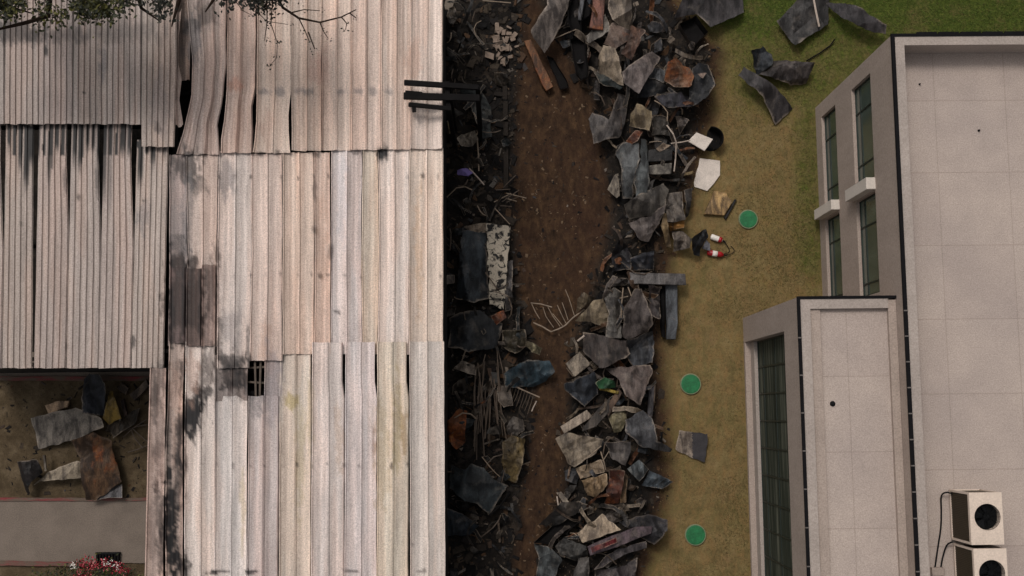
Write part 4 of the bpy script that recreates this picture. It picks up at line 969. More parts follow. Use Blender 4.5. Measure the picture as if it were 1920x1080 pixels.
# ---- on the lawn at the top
scrap('big dark crumpled sheet on the lawn at the top edge', [(1264, 34), (1289, -25), (1393, -25), (1395, 23), (1330, 55), (1304, 30)], 2, (62, 58, 60), .06, .4)
t_ = block('open black cabinet with a pale rim on the lawn', [(1274, 44), (1304, 29), (1328, 60), (1299, 88)], 1, .35, (70, 62, 58), .1, name='cabinet', cat='cabinet', open_=.035)
scrap('broad slate-grey sheet on the green lawn with a pale bar on it', [(1456, 39), (1522, -25), (1556, -25), (1554, 44), (1489, 88)], 1, (64, 62, 62), .08, .3)
scrap('long dark curved sheet next to the office building corner', [(1548, 4), (1580, 12), (1656, 52), (1656, 68), (1617, 62), (1578, 42)], 1, (60, 57, 60), .02, .45, tilt=(0, .5))
scrap('black crumpled head of twisted metal on the lawn', [(1402, 104), (1429, 88), (1447, 104), (1445, 125), (1421, 141)], 1, (46, 50, 56), .1, .7)
scrap('curved trough-shaped metal sheet on the lawn', [(1445, 112), (1475, 121), (1523, 122), (1512, 156), (1481, 161), (1440, 148), (1419, 139)], 0, (74, 68, 68), .25, .5)
scrap('long dark bent slab on the lawn, nearest to the windows', [(1380, 148), (1390, 131), (1450, 169), (1488, 203), (1455, 233), (1429, 193)], 0, (62, 58, 60), .05, .4)
# ---- burnt strip beside the warehouse
scrap('green-grey flat sheet under the burnt beams', [(862, 166), (900, 163), (920, 200), (922, 258), (903, 260), (880, 195)], 1, (50, 54, 54), .05, .25)
scrap('white mattress-like panel with black burn spots', [(912, 420), (957, 425), (945, 580), (918, 570)], 2, (150, 140, 126), .0, .16, name='mattress', cat='mattress', mat=M['spot'], folds=1, thick=.06)
scrap('dark blue-grey folded sheet beside the spotted mattress', [(868, 437), (912, 437), (916, 560), (890, 570), (855, 560)], 2, (54, 60, 66), .05, .5)
scrap('beige torn strip above the dark blue-grey folded sheet', [(870, 424), (912, 418), (913, 436), (872, 437)], 3, (126, 112, 98), .05, .3)
scrap('narrow grey strip right of the spotted mattress', [(948, 490), (962, 488), (960, 580), (946, 584)], 1, (76, 72, 72), .05, .3)
scrap('dark teal crumpled tarpaulin on the brown earth', [(945, 702), (960, 690), (990, 675), (1030, 677), (1040, 697), (1025, 714), (1000, 726), (948, 727)], 1, (50, 66, 76), .0, .55, name='tarpaulin', cat='tarpaulin')
scrap('large dark slate sheet low in the burnt strip', [(846, 872), (872, 880), (884, 868), (908, 876), (926, 898), (952, 910), (936, 934), (918, 964), (896, 944), (872, 938), (843, 915)], 2, (52, 58, 62), .03, .4)
scrap('dark blue sheet below the large slate sheet', [(838, 950), (868, 962), (898, 985), (880, 1004), (840, 1004)], 1, (36, 44, 54), .02, .45)
scrap('pale lump of cloth in the upper burnt strip', [(857, 262), (866, 250), (890, 246), (897, 262), (885, 274), (866, 276)], 3, (132, 122, 110), .05, .6, name='cloth', cat='cloth')
scrap('cream curved piece touching the warehouse edge', [(839, 228), (845, 224), (852, 240), (850, 254), (842, 250)], 2, (120, 108, 82), .05, .5)
scrap('violet cloth in the burnt strip', [(857, 319), (876, 315), (887, 322), (878, 331), (858, 328)], 2, (108, 94, 146), .0, .4, name='cloth', cat='cloth', mat=M['purple'])
scrap('white and grey torn scrap next to the warehouse edge', [(866, 676), (890, 684), (892, 704), (872, 698), (850, 690)], 3, (150, 138, 126), .05, .3)
scrap('white broken casing near the brown earth', [(988, 640), (1016, 652), (1012, 666), (996, 660), (984, 648)], 3, (156, 146, 118), .0, .4, name='casing', cat='casing')
scrap('grey crumpled lump low in the burnt strip', [(950, 798), (962, 780), (980, 786), (984, 806), (968, 818), (952, 814)], 2, (90, 84, 80), .05, .6)
scrap('grey flat board left of the rake-like frame', [(932, 724), (956, 722), (962, 760), (944, 764), (934, 752)], 2, (94, 84, 76), .05, .2)
scrap('orange rusty sheet in the lower burnt strip', [(838, 790), (862, 766), (876, 770), (872, 830), (856, 842), (842, 826)], 1, (104, 66, 40), .8, .5)
scrap('straw-brown fibrous mat low in the burnt strip', [(942, 828), (962, 816), (984, 822), (980, 870), (968, 906), (950, 900), (940, 866)], 1, (104, 88, 58), .1, .5, name='mat', cat='mat')
scrap('small white card beside the warehouse edge', [(832, 516), (852, 515), (852, 530), (834, 532)], 2, (128, 118, 110), .0, .1)
scrap('rust-red scrap beside the spotted mattress', [(920, 592), (944, 582), (950, 596), (930, 610)], 2, (112, 58, 36), .8, .5)
scrap('crumpled dark olive sheet left of the white broken casing', [(942, 620), (985, 618), (990, 650), (965, 664), (940, 650)], 1, (60, 54, 42), .3, .6)
scrap('dark crumpled curtain of metal below the spotted mattress', [(842, 596), (862, 586), (900, 582), (916, 596), (942, 606), (938, 630), (930, 652), (906, 656), (880, 662), (862, 654), (840, 652), (844, 624)], 1, (34, 36, 40), .1, .9)
# ---- yard on the left
scrap('light grey sheet lying flat in the yard', [(57, 784), (145, 764), (195, 785), (200, 800), (140, 825), (70, 842)], 1, (128, 120, 112), .05, .14)
block('cream block above the light grey sheet in the yard', [(84, 760), (106, 752), (128, 751), (127, 763), (91, 778)], 1, .12, (178, 150, 122), .1, name='block', cat='block')
scrap('crumpled black tarpaulin in the yard below the shed roof', [(160, 712), (174, 701), (194, 703), (207, 719), (205, 730), (192, 779), (156, 776), (160, 732)], 3, (40, 42, 50), .0, .7, name='tarpaulin', cat='tarpaulin')
scrap('mustard yellow sheet beside the black tarpaulin in the yard', [(207, 732), (213, 734), (228, 784), (202, 797), (193, 784)], 3, (122, 98, 38), .2, .3)
scrap('big rust-brown sheet in the yard overlapping the path', [(145, 825), (181, 810), (207, 825), (226, 903), (179, 939), (161, 937), (156, 861)], 3, (92, 68, 48), .6, .35)
scrap('blue-grey triangular plate at the lower corner of the rust-brown sheet', [(176, 939), (207, 913), (226, 908), (229, 933), (200, 934)], 2, (92, 90, 94), .03, .15)
scrap('white tapered strip in the yard between two dark plates', [(62, 911), (88, 885), (145, 864), (156, 867), (156, 895), (73, 903)], 2, (148, 136, 120), .05, .25)
scrap('dark charred plate at the left end of the white tapered strip', [(38, 864), (78, 861), (86, 885), (65, 906), (60, 924), (49, 926)], 1, (42, 36, 36), .1, .5)
block('thin pale slat standing beside the charred plate in the yard', [(80, 853), (84, 853), (88, 882), (84, 884)], 3, .05, (146, 136, 124), .0, name='batten', cat='batten')
block('small concrete chunk in the yard next to the shed', [(220, 727), (228, 716), (241, 727), (236, 740)], 1, .12, (112, 96, 80), .0, name='concrete_chunk', cat='concrete')
block('broken concrete slab in the yard against the warehouse', [(242, 740), (275, 711), (280, 724), (252, 751)], 1, .10, (110, 94, 80), .0, name='concrete_slab', cat='concrete')
block('brown metal bar right of the mustard sheet', [(226, 752), (233, 748), (240, 778), (234, 781)], 1, .08, (72, 52, 44), .3)
scrap('grey-brown sheet half under the rust-brown one in the yard', [(196, 800), (240, 776), (262, 762), (254, 792), (214, 822)], 1, (74, 64, 54), .15, .3)

# ---- small charred scraps that nothing tells apart
GC = 'small charred scraps'
def filler(n, reg, cols, lev, size, group, label, cat='scrap', name='metal_scrap'):
    k = 0
    while k < n:
        px = rng.uniform(reg[0], reg[1]); py = rng.uniform(reg[2], reg[3])
        if not reg[4](px, py): continue
        k += 1
        s = rng.uniform(*size); th = rng.uniform(0, 3.14)
        if rng.random() < .55:                   # a bent strip
            wd = s * rng.uniform(.10, .24); bd = rng.uniform(-.5, .5); L = s * 1.5; pts = []
            for sd_ in (1, -1):
                for q in ((-1, -.35, .3, 1) if sd_ > 0 else (1, .3, -.35, -1)): pts.append((q * L, sd_ * wd * rng.uniform(.6, 1.2) + bd * L * (q * q)))
        else:
            a0 = rng.uniform(0, 6.28); m_ = rng.integers(4, 8); el = rng.uniform(.35, .9); pts = []
            for q in range(m_):
                a = a0 + q / m_ * 6.28 + rng.uniform(-.3, .3); r_ = s * rng.uniform(.55, 1.15); pts.append((math.cos(a) * r_, math.sin(a) * r_ * el))
        pts = [(px + x * math.cos(th) - y * math.sin(th), py + x * math.sin(th) + y * math.cos(th)) for x, y in pts]
        c = cols[int(rng.integers(0, len(cols)))]
        scrap(label, pts, lev + rng.uniform(0, 1.2), c, rng.uniform(0, .55), rng.uniform(.3, .8), .01, name, cat, group)
DK = [(32, 30, 30), (42, 39, 37), (28, 29, 32), (50, 45, 40), (36, 40, 43), (62, 54, 46)]
MDK = [(62, 58, 56), (84, 76, 72), (72, 72, 76), (54, 48, 46), (96, 86, 78), (84, 62, 46), (48, 52, 58), (104, 66, 42), (132, 118, 102), (112, 100, 88), (70, 56, 46)]
filler(110, (838, 975, 5, 1075, lambda x, y: x < itp(y, YS, [960, 945, 955, 965, 990, 985, 970, 955])), DK, .2, (7, 22), GC + ' in the burnt strip', 'small charred scrap in the black strip beside the warehouse')
def inpile(x, y): return zones(np.array([x]), np.array([y]))[4][0] > .75
filler(190, (1000, 1340, 0, 1078, inpile), MDK, .0, (9, 24), GC + ' in the pile', 'small bent scrap between the larger sheets of the pile')
filler(9, (6, 268, 715, 925, lambda x, y: x > 120), DK, 0, (4, 9), GC + ' in the yard', 'small charred scrap on the dirt of the yard')

# ------------------------------------------------------------------ covers, extinguishers, rods, frames
def cover(px, py, r, label):
    p_ = P(px, py, .05); t = empty('round_cover', P(px, py, 0), label, 'ground cover', 'round green covers on the lawn')
    z = gz(p_.x, p_.y)
    kid(MB().lathe([(r, 0), (r, .055), (r - .012, .066), (r - .03, .066), (r - .03, .058)], (p_.x, p_.y, z), 40), 'rim', M['rim'], t)
    lid = MB(); n = 40
    lid.lathe([(r - .031, .02), (r - .031, .060), (r - .06, .068), (.06, .070), (.001, .070)], (p_.x, p_.y, z), n)
    kid(lid, 'lid', M['green'], t)
cover(1403, 411, .295, 'round green cover on the lawn beside the rust and yellow board')
cover(1295, 720, .315, 'round green cover with pale rim halfway down the pile')
cover(1304, 1003, .315, 'round green cover nearest the bottom of the lawn')

def extinguisher(p0, p1, r, body, label, labpart):
    a = P(*p0, .12); b = P(*p1, .12); a.z = gz(a.x, a.y) + r + .01; b.z = gz(b.x, b.y) + r + .01
    t = empty('fire_extinguisher', (a.x, a.y, a.z - r), label, 'fire extinguisher')
    d = (b - a); L = d.length; d.normalize(); s = d.cross(Vector((0, 0, 1))).normalized()
    def along(*hs): return [a + d * (L * h) for h in hs]
    kid(MB().tube(along(0, .03, .08, .80, .90, .96, 1.0), [r * .55, r * .85, r, r, r * .85, r * .5, r * .38], 20), 'cylinder', body, t, True)
    kid(MB().tube(along(*labpart), r * 1.025, 20), 'label', M['paper'] if body is M['red'] else M['red'], t, True)
    v = b + d * .03
    kid(MB().tube([b, b + d * .07], .022, 10).bar(b + d * .05 - s * .01, b + d * .12 + s * .03, .02, .02).bar(b + d * .05 - s * .01 + Vector((0, 0, .03)), b + d * .13 - s * .03 + Vector((0, 0, .03)), .018, .012), 'valve', M['black'], t)
    h = [b + d * .05 + s * .02]; 
    for k in range(1, 13):
        q = k / 12; h.append(b + d * (.05 + .26 * math.sin(q * 2.6)) + s * (.02 - .34 * q * (1 if p0[1] < 460 else -1) * -1) + Vector((0, 0, .02 - (r - .01) * min(1, q * 3))))
    kid(MB().tube(h, .011, 6), 'hose', M['black'], t, True)
extinguisher((1333, 443), (1355, 451), .085, M['paper'], 'burnt white and red fire extinguisher, the upper of two on the lawn', (.66, .93))
extinguisher((1326, 473), (1357, 478), .085, M['red'], 'red fire extinguisher with a white label, the lower of two on the lawn', (.32, .62))

def rod(pts, r, label, z=.12, mat='rod', name='bent_rod', cat='rod', group=None, dz=0):
    v = []
    for p_ in pts:
        h = p_[2] if len(p_) > 2 else z
        q = P(p_[0], p_[1], h); q.z = h + gz(q.x, q.y); v.append(q)
    return tag(MB().tube(v, r, 6).build(name, M[mat], loc=v[0]), label, cat, group)
# bent rack with tines (looks like a burnt ladder or fridge shelf) on the earth
rk = empty('wire_rack', P(1040, 600, .05), 'bent wire rack with long tines lying on the brown earth', 'wire rack')
def rk_w(pts, r, nm, z0=.2):
    kid(MB().tube([P(x, y, z0 + .02 * i) for i, (x, y) in enumerate(pts)], r, 6), nm, M['rod'], rk)
rk_w([(1000, 605), (1016, 612), (1033, 622), (1047, 617), (1060, 610), (1074, 596), (1085, 588), (1096, 580)], .022, 'spine')
rk_w([(995, 568), (1014, 570), (1035, 576)], .018, 'end_bar')
for q in ([(997, 570), (1004, 585), (1012, 598)], [(1018, 576), (1024, 594), (1038, 614)], [(1027, 575), (1036, 592), (1050, 612)], [(1036, 588), (1046, 600), (1055, 611)], [(1045, 572), (1053, 590), (1061, 606)], [(1054, 567), (1060, 584), (1065, 600)], [(1060, 543), (1067, 560), (1077, 592)]):
    rk_w(q, .013, 'tine')
# rake-like frame in the burnt strip
rf = empty('wire_grille', P(985, 730, .1), 'rake-like burnt wire frame with a row of short tines', 'wire frame')
kid(MB().tube([P(954, 719, .35), P(984, 733, .36), P(1012, 745, .33)], .022, 6), 'bar', M['rod'], rf)
for k in range(9):
    x = 957 + k * 5.4; y = 722 + k * 2.3
    kid(MB().tube([P(x, y, .34), P(x - 4, y + 14, .28), P(x - 11, y + 28 + 4 * (k % 3), .2)], .011, 5), 'tine', M['darkrod'], rf)
kid(MB().tube([P(1006, 752, .3), P(1000, 764, .25), P(997, 771, .2)], .02, 6), 'tine', M['palestick'], rf)
# bundle of long rods in the burnt strip
for k in range(26):
    x = rng.uniform(888, 934); y = rng.uniform(655, 745); L = rng.uniform(60, 130); sl = rng.uniform(-.10, .20)
    rod([(x, y, .30), (x + sl * L * .5 + rng.uniform(-3, 3), y + L * .5, .34), (x + sl * L, y + L, .26)], rng.uniform(.012, .022), 'thin burnt rod in the bundle of rods beside the warehouse', mat='darkrod', name='burnt_rod', group='burnt rods in a bundle')
for k in range(9):
    x = rng.uniform(926, 950); y = rng.uniform(348, 400); a = rng.uniform(-.9, .9); L = rng.uniform(20, 42)
    rod([(x, y, .28), (x + L * math.cos(a) * .5, y + L * math.sin(a) * .5, .34), (x + L * math.cos(a), y + L * math.sin(a), .25)], .016, 'short pale rod in the tangle of rods above the spotted mattress', mat='rod' if k % 2 else 'darkrod', group='pale rods in a tangle')
for k in range(60):
    reg = k % 2
    while True:
        x, y = (rng.uniform(838, 975), rng.uniform(5, 1070)) if reg else (rng.uniform(1010, 1330), rng.uniform(0, 1075))
        if (reg and x < itp(y, YS, [955, 940, 950, 960, 985, 980, 965, 950])) or (not reg and inpile(x, y)): break
    a = rng.uniform(0, 6.28); L = rng.uniform(18, 60); b_ = rng.uniform(-.6, .6)
    rod([(x, y, .42), (x + L * .5 * math.cos(a), y + L * .5 * math.sin(a), .5), (x + L * .8 * math.cos(a + b_ * .5), y + L * .8 * math.sin(a + b_ * .5), .46), (x + L * math.cos(a + b_), y + L * math.sin(a + b_), .36)], rng.uniform(.010, .022),
        'thin bent rod among the charred scraps beside the warehouse' if reg else 'thin bent rod across the sheets of the long pile', mat='darkrod' if k % 3 else 'rod', group='bent rods in the burnt strip' if reg else 'bent rods in the pile')
rod([(895, 265, .35), (897, 290, .34), (898, 322, .3)], .022, 'pale upright pipe above the violet cloth', mat='rod', name='pipe', cat='pipe')
rod([(880, 317, .3), (894, 332, .3), (908, 348, .26)], .022, 'pale straight stick slanting from the violet cloth', mat='palestick', name='stick', cat='stick')
rod([(905, 5, .25), (925, 7, .25), (958, 8, .25)], .018, 'yellowish pole lying at the top edge of the burnt strip', mat='rod', name='pole', cat='pole')
rod([(934, 975, .2), (936, 995, .2), (937, 1016, .2)], .035, 'brown short post in the lower burnt strip', mat='darkrod', name='post', cat='post')
rod([(838, 935, .45), (872, 955, .42), (904, 968, .35)], .03, 'black pole along the edge of the large slate sheet', mat='char', name='pole', cat='pole')
rod([(918, 965, .42), (938, 948, .4), (956, 922, .3)], .03, 'dark pole at the lower right of the large slate sheet', mat='char', name='pole', cat='pole')
rod([(1248, 238, .8), (1260, 255, .8), (1266, 270, .7), (1265, 300, .5), (1262, 324, .4)], .022, 'bent white pipe curving between the slab and the lawn', mat='palestick', name='pipe', cat='pipe')
rod([(1225, 192, .7), (1240, 200, .72), (1250, 214, .7), (1249, 232, .66)], .018, 'grey hoop of pipe beside the dark corroded sheet', mat='rod', name='pipe', cat='pipe')
rod([(1256, 272, .6), (1276, 270, .55), (1292, 266, .5)], .02, 'pale pipe leading to the white square tile', mat='palestick', name='pipe', cat='pipe')
rod([(1167, 541, .6), (1164, 570, .7), (1163, 598, .6)], .018, 'pale pipe left of the cone-shaped sheet', mat='rod', name='pipe', cat='pipe')
rod([(1176, 540, .65), (1184, 562, .7), (1170, 585, .65)], .018, 'thin bent pipe on top of the cone-shaped sheet', mat='rod', name='pipe', cat='pipe')
rod([(1082, 640, .4), (1095, 630, .42)], .03, 'short cream pipe left of the dark brown sheet', mat='palestick', name='pipe', cat='pipe')
rod([(1116, 655, .6), (1119, 670, .6), (1123, 690, .5)], .022, 'white stick on the dark brown crumpled sheet', mat='palestick', name='stick', cat='stick')
rod([(1062, 690, .35), (1074, 706, .35)], .02, 'reddish thin bar along the pale square tile', mat='darkrod', name='stick', cat='stick')
rod([(1090, 865, .65), (1108, 850, .7), (1126, 836, .6)], .014, 'thin wire rod across the flat tan-grey sheet', mat='rod')
rod([(1125, 846, .7), (1132, 868, .7), (1134, 880, .6)], .018, 'grey rod below the grey sheet with a rust-brown belly', mat='rod')
rod([(1512, 114, .06), (1535, 101, .07), (1556, 86, .06), (1565, 74, .1)], .022, 'long thin dark stick lying on the lawn', mat='char', name='stick', cat='stick')
rod([(1525, -5, .35), (1530, 22, .38), (1536, 50, .35)], .032, 'pale bar lying on the broad slate-grey sheet', mat='palestick', name='bar', cat='bar')
rod([(1224, 760, .3), (1226, 745, .4), (1227, 722, .4)], .02, 'reddish rod at the lawn side of the narrow grey strip', mat='darkrod')
rod([(1044, 930, .45), (1046, 945, .45), (1053, 965, .35)], .022, 'bent white edge strip beside the white narrow block', mat='palestick', name='strip', cat='strip')
for i, q in enumerate(([(231, 820), (250, 802), (275, 786)], [(249, 804), (262, 816), (277, 828)], [(240, 848), (260, 842), (277, 835)], [(246, 806), (252, 820), (268, 840)], [(232, 808), (256, 800), (276, 796)])):
    rod([(x, y, .14 + .03 * k) for k, (x, y) in enumerate(q)], .016, ['stick in the yard with its tip highest against the warehouse', 'stick in the yard slanting down to the warehouse', 'lowest of the crossed sticks in the yard', 'steepest of the crossed sticks in the yard', 'flattest of the upper crossed sticks in the yard'][i], mat='darkrod', name='stick', cat='stick', group='crossed sticks in the yard')
# black drum half behind the white tile
c_ = P(1331, 264, 0); z0 = gz(c_.x, c_.y); n = 18; v = []; f = []
for k in range(n + 1):
    a = -1.25 + 2.9 * k / n
    for zz, rr_ in ((0, .34), (.38, .36)): v.append((rr_ * math.cos(a), rr_ * math.sin(a), zz))
    for zz, rr_ in ((.38, .335), (0, .315)): v.append((rr_ * math.cos(a), rr_ * math.sin(a), zz))
for k in range(n):
    for j in range(4): f.append((4 * k + j, 4 * k + 4 + j, 4 * k + 4 + (j + 1) % 4, 4 * k + (j + 1) % 4))
f.append((0, 1, 2, 3)); f.append(tuple(4 * n + j for j in (3, 2, 1, 0)))
b_ = len(v); v.append((0, 0, .02))
for k in range(25): v.append((.33 * math.cos(k / 24 * 6.2832), .33 * math.sin(k / 24 * 6.2832), .02))
for k in range(24): f.append((b_, b_ + 1 + k, b_ + 2 + k))
tag(mesh('drum', v, f, M['char'], None, (c_.x, c_.y, z0)), 'black half drum standing behind the white square tile', 'drum')

# burnt frame of beams over the warehouse edge
fr = empty('burnt_trestle', P(846, 182, 0), 'black frame of three burnt beams jutting over the pale roof edge', 'burnt frame')
ZB = 4.86
for (x0, y0, x1, y1, wd) in ((758, 155, 897, 164, .13), (757, 180, 899, 184, .17), (766, 196, 846, 204, .10)):
    kid(MB().bar(P(x0, y0, ZB), P(x1, y1, ZB), wd, .12), 'beam', M['char'], fr)
kid(MB().bar(P(776, 197, ZB - .01), P(777, 210, ZB - .01), .10, .10), 'bracket', M['char'], fr)
kid(MB().bar(P(760, 172, ZB + .01), P(792, 175, ZB + .01), .06, .08), 'bracket', M['char'], fr)
for (x, y) in ((841, 160), (841, 200), (896, 165), (896, 185)):
    p_ = P(x, y, ZB - .07); kid(MB().box(p_.x - .06, p_.x + .06, p_.y - .06, p_.y + .06, 0, ZB - .08), 'post', M['char'], fr)
kid(MB().bar(P(838, 154, ZB - .13), P(841, 206, ZB - .13), .12, .12), 'cross_beam', M['char'], fr)

# grate at the path's edge
p_ = P(203, 1047, .1); g = MB(); wx, wy = .70, .36
gt = empty('drain_grate', (p_.x, p_.y, .05), 'black slatted grate standing at the edge of the grey path', 'grate')
kid(MB().box(p_.x - wx / 2, p_.x + wx / 2, p_.y - wy / 2, p_.y - wy / 2 + .05, .06, .2), 'rail', M['black'], gt)
kid(MB().box(p_.x - wx / 2, p_.x + wx / 2, p_.y + wy / 2 - .05, p_.y + wy / 2, .06, .2), 'rail', M['black'], gt)
for k in range(8):
    x = p_.x - wx / 2 + (k + .5) * wx / 8
    kid(MB().bbox(x - .032, x + .032, p_.y - wy / 2 + .051, p_.y + wy / 2 - .051, .08, .19), 'slat', M['char'], gt)

# ------------------------------------------------------------------ plants
def leaves(centers, n, spread, size, seed, flat=.5):
    r_ = np.random.default_rng(seed); c = np.asarray(centers, float)
    p = c[r_.integers(0, len(c), n)] + r_.normal(0, 1, (n, 3)) * np.array([spread, spread, spread * flat])
    d = r_.normal(0, 1, (n, 3)); d[:, 2] *= .5; d /= np.linalg.norm(d, axis=1)[:, None]
    s = np.cross(d, r_.normal(0, .5, (n, 3)) + np.array([0, 0, 1.0])); s /= np.linalg.norm(s, axis=1)[:, None]
    up = np.cross(s, d); L = r_.uniform(.6, 1.2, n)[:, None] * size
    q = np.stack([p - d * L * .5, p + s * L * .26 + up * L * .05, p + d * L * .5, p - s * L * .26 + up * L * .05], 1).reshape(-1, 3)
    return q.tolist(), [(4 * i, 4 * i + 1, 4 * i + 2, 4 * i + 3) for i in range(n)]
bq = P(140, 1085, 0)
bs = empty('flowering_shrub', (bq.x, bq.y, 0), 'shrub with crimson flowers and green leaves beside the path', 'shrub')
st = MB()
cen = []
for (x, y, z) in ((120, 1078, .5), (150, 1072, .6), (175, 1066, .55), (200, 1070, .5), (225, 1080, .5), (95, 1086, .6), (70, 1090, .6), (160, 1095, .8), (250, 1092, .5), (40, 1096, .6)):
    q = P(x, y, z); cen.append(q); st.tube([bq + Vector((0, 0, .0)), bq.lerp(q, .5) + Vector((0, 0, .12)), q], [.03, .02, .008], 6)
kid(st, 'stem', M['bark'], bs)
def leafpart(nm, cs, n, sp, sz, seed, mat, par):
    v, f = leaves(cs, n, sp, sz, seed); l = par.location; v = [(q[0] - l.x, q[1] - l.y, max(.03, q[2]) - l.z) for q in v]
    return mesh(nm, v, f, mat, par)
leafpart('foliage', cen, 900, .16, .10, 3, M['leaf'], bs)
leafpart('blossom', [P(158, 1058, .62), P(175, 1060, .62), P(195, 1057, .62), P(215, 1063, .55), P(232, 1070, .5), P(150, 1080, .6), P(163, 1083, .6)], 420, .085, .085, 4, M['petal'], bs)
leafpart('blossom', [P(140, 1060, .6), P(200, 1055, .66), P(218, 1060, .6)], 50, .07, .07, 5, M['paper'], bs)

# tree reaching over the sheds from beyond the top edge
ZTREE = 8.0
tb = P(200, -330, 0)
tree = empty('leafy_tree', (tb.x, tb.y, 0), 'tree whose leafy branches hang over the grey shed roof at the top edge', 'tree')
def TP(x, y, z=ZTREE): return P(x, y, z)
kid(MB().tube([tb, tb + Vector((.1, -.1, 2.5)), tb + Vector((0, -.3, 5.2))], [.26, .21, .17], 10), 'trunk', M['bark'], tree)
top = tb + Vector((0, -.3, 5.1))
LB = [[(60, -150), (95, -30), (90, 30), (50, 42), (0, 54), (-30, 58)], [(180, -140), (160, -40), (150, 20), (140, 40)], [(260, -140), (250, -40), (265, 15), (300, 40)], [(330, -120), (345, -30), (330, 20), (322, 50)], [(390, -140), (410, -60), (400, 0), (385, 22)],
      [(470, -160), (500, -70), (512, -20), (530, 14), (560, 34), (600, 42), (640, 32), (668, 18)], [(20, -150), (-20, -60), (10, 10), (60, 25)]]
for i, b in enumerate(LB):
    lim = .045 if i == 5 else .11
    pts = [top] + [TP(x, y, ZTREE - .5 + .2 * math.sin(k + i)) for k, (x, y) in enumerate(b)]
    n = len(pts); kid(MB().tube(pts, [lim * (1 - .95 * k / (n - 1)) + .010 for k in range(n)], 7), 'limb', M['bark'], tree)
TW = [[(500, 5), (501, 40), (496, 76)], [(512, -10), (508, 45), (520, 80), (519, 108), (505, 125)], [(560, 34), (572, 58), (580, 78)], [(600, 42), (606, 58), (615, 72)], [(578, 60), (590, 92)], [(640, 32), (650, 44), (648, 56)], [(655, 24), (668, 34)], [(470, -10), (482, 22), (500, 40), (540, 46)], [(430, -40), (440, 0), (455, 20), (475, 30)], [(545, 24), (570, 18), (600, 20)]]
tips = []
for t_ in TW:
    kid(MB().tube([TP(x, y) for x, y in t_], [.018, .013, .009, .007, .006][:len(t_)], 5), 'twig', M['bark'], tree); tips += [TP(*q) for q in t_[1:]]
cl = []
r3 = np.random.default_rng(12)
for _ in range(95):
    x = r3.uniform(-60, 235); cl.append(TP(x, r3.uniform(-120, 34 - .04 * abs(x - 120)), ZTREE + r3.uniform(-.6, .5)))
v, f = leaves(cl, 5600, .15, .13, 21); l = tree.location
mesh('crown', [(q[0] - l.x, q[1] - l.y, q[2] - l.z) for q in v], f, M['leaf'], tree)
cl = []
for _ in range(75):
    x = r3.uniform(225, 540) if r3.random() < .8 else r3.uniform(470, 530); cl.append(TP(x, r3.uniform(-130, 6 + 46 * (abs(x - 325) < 38) + 10 * r3.random()), ZTREE + r3.uniform(-.6, .5)))
v, f = leaves(cl, 4200, .13, .12, 22)
mesh('crown', [(q[0] - l.x, q[1] - l.y, q[2] - l.z) for q in v], f, M['leafdark'], tree)
v, f = leaves(tips + [TP(510, 8), TP(528, 4), TP(520, -4)] * 3, 130, .05, .075, 23)
mesh('crown', [(q[0] - l.x, q[1] - l.y, q[2] - l.z) for q in v], f, M['leafdark'], tree)

# ------------------------------------------------------------------ rubble and grass that nobody could count
def shards(n, pick, size, seed):
    r_ = np.random.default_rng(seed); out_v = []; out_f = []
    base = np.array([(-1, -1, -1), (1, -1, -1), (1, 1, -1), (-1, 1, -1), (-1, -1, 1), (1, -1, 1), (1, 1, 1), (-1, 1, 1)], float)
    bf = [(0, 3, 2, 1), (4, 5, 6, 7), (0, 1, 5, 4), (1, 2, 6, 5), (2, 3, 7, 6), (3, 0, 4, 7)]
    pts = pick(n, r_)
    for i, (x, y) in enumerate(pts):
        s = size[0] * (size[1] / size[0]) ** (r_.random() ** 2.2)
        d = np.array([1, r_.uniform(.10, .8), r_.uniform(.04, .22)]) * s
        b = base * d * (1 + r_.uniform(-.35, .35, (8, 3)))
        a = r_.uniform(0, 6.28); ti = r_.normal(0, .3)
        ca, sa = math.cos(a), math.sin(a); Rz = np.array([[ca, -sa, 0], [sa, ca, 0], [0, 0, 1]]); Rx = np.array([[1, 0, 0], [0, math.cos(ti), -math.sin(ti)], [0, math.sin(ti), math.cos(ti)]])
        q = P(x, y, 0); z = gz(q.x, q.y) if False else None
        out_v.append((b @ Rx.T @ Rz.T) + np.array((q.x, q.y, d[2] * .6))); out_f += [tuple(k + 8 * i for k in g_) for g_ in bf]
    V = np.concatenate(out_v)
    cx = V.reshape(-1, 8, 3).mean(1); mx, my = projn(np.stack([cx[:, 0], cx[:, 1], 0 * cx[:, 0]], 1)); h = mound(mx, my)
    V = V + np.repeat(h, 8)[:, None] * np.array([0, 0, 1.0])
    return V, out_f
def pick_strip(n, r_):
    o_ = []
    while len(o_) < n:
        y = r_.uniform(-20, 1100); x = r_.uniform(826, 1000)
        L = itp(y, YS, [985, 965, 964, 970, 1000, 995, 980, 955])
        if x < L + r_.normal(0, 9): o_.append((x, y))
    return o_
def pick_pile(n, r_):
    o_ = []
    while len(o_) < n:
        x, y = r_.uniform(980, 1360), r_.uniform(-20, 1100)
        if r_.random() < zones(np.array([x]), np.array([y]))[4][0]: o_.append((x, y))
    return o_
def pick_dirt(n, r_):
    o_ = []
    while len(o_) < n:
        x, y = r_.uniform(940, 1370), r_.uniform(-20, 1100)
        c, d, g_, ya_, p_ = [q[0] for q in zones(np.array([x]), np.array([y]))]
        if (d > .6 and r_.random() < d) or p_ > .3: o_.append((x, y))
    return o_
def pick_yard(n, r_): return [(r_.uniform(-30, 280), r_.uniform(716, 932)) for _ in range(n)]
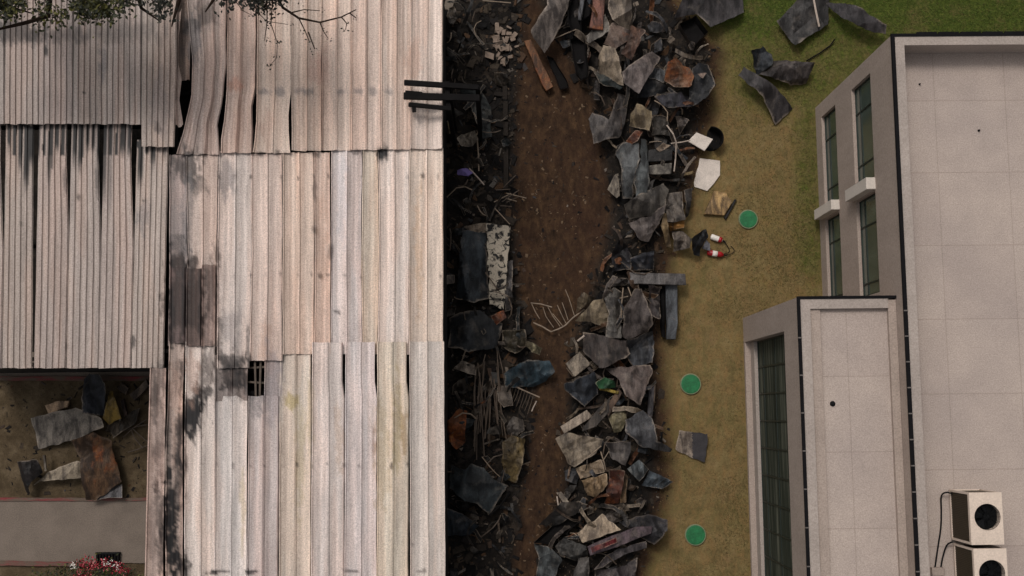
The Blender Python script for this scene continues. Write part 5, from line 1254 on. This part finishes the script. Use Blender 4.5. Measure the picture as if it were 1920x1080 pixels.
for nm, n, pk, sz, sd_ in (('rubble', 4600, pick_strip, (.025, .17), 31), ('rubble', 3200, pick_pile, (.02, .15), 32), ('rubble', 2200, pick_dirt, (.010, .055), 33), ('rubble', 420, pick_yard, (.012, .09), 34)):
    v, f = shards(n, pk, sz, sd_); tag(mesh(nm, v.tolist(), f, M['rubble']), kind='stuff')
# pale broken stones near the top of the burnt strip
v, f = shards(34, lambda n, r_: [(r_.normal(942, 13), r_.normal(90, 26)) for _ in range(n)], (.07, .16), 36)
b = NB('pale_stone', .9); M['stone'] = b.done(b.grain(S(122, 106, 94)))
tag(mesh('stones', (v + np.array([0, 0, .1])).tolist(), f, M['stone']), kind='stuff')
v, f = shards(900, pick_dirt, (.012, .05), 39)
b = NB('brown_stone', .9); M['pebble'] = b.done(b.grain(S(98, 80, 62)))
tag(mesh('pebbles', v.tolist(), f, M['pebble']), kind='stuff')
# grass
r_ = np.random.default_rng(41); n = 110000
X = r_.uniform(2.0, 17.5, n * 2); Y = r_.uniform(-6, 14, n * 2)
px, py = projn(np.stack([X, Y, 0 * X], 1)); c, d, g_, ya_, p_ = zones(px, py)
patch = fbm(X * 1.1, Y * 1.1, 81)
keep = (r_.random(n * 2) < (1 - d) * (1 - p_) * (.25 + .75 * np.maximum(g_, smooth(.45, .65, patch)))) & ~((X > XA - .02) & (Y < YA + .02)) & ~((X > X0 - .05) & (Y < YN + .05))
X, Y, g_, px, py = X[keep], Y[keep], g_[keep], px[keep], py[keep]; n = len(X); Z = mound(px, py)
a = r_.uniform(0, 6.28, n); h = r_.uniform(.02, .055, n) * (.8 + .6 * g_); le = r_.uniform(.8, 2.2, n) * h; wd = r_.uniform(.006, .014, n)
dx, dy = np.cos(a), np.sin(a)
A = np.stack([X - dy * wd, Y + dx * wd, Z - .01], 1); B = np.stack([X + dy * wd, Y - dx * wd, Z - .01], 1); T = np.stack([X + dx * le, Y + dy * le, Z + h], 1)
V = np.stack([A, B, T], 1).reshape(-1, 3)
k = np.clip(g_ * 1.1 + r_.normal(0, .22, n) - .12, 0, 1)[:, None]; br = r_.uniform(.78, 1.22, n)[:, None]
col = (np.array(S(104, 88, 58)[:3]) * (1 - k) + np.array(S(68, 82, 34)[:3]) * k) * br
col = np.repeat(np.concatenate([col, np.ones((n, 1))], 1), 3, 0)
tag(mesh('grass', V.tolist(), [(3 * i, 3 * i + 1, 3 * i + 2) for i in range(n)], M['blade'], colors={'tint': col}), kind='stuff')
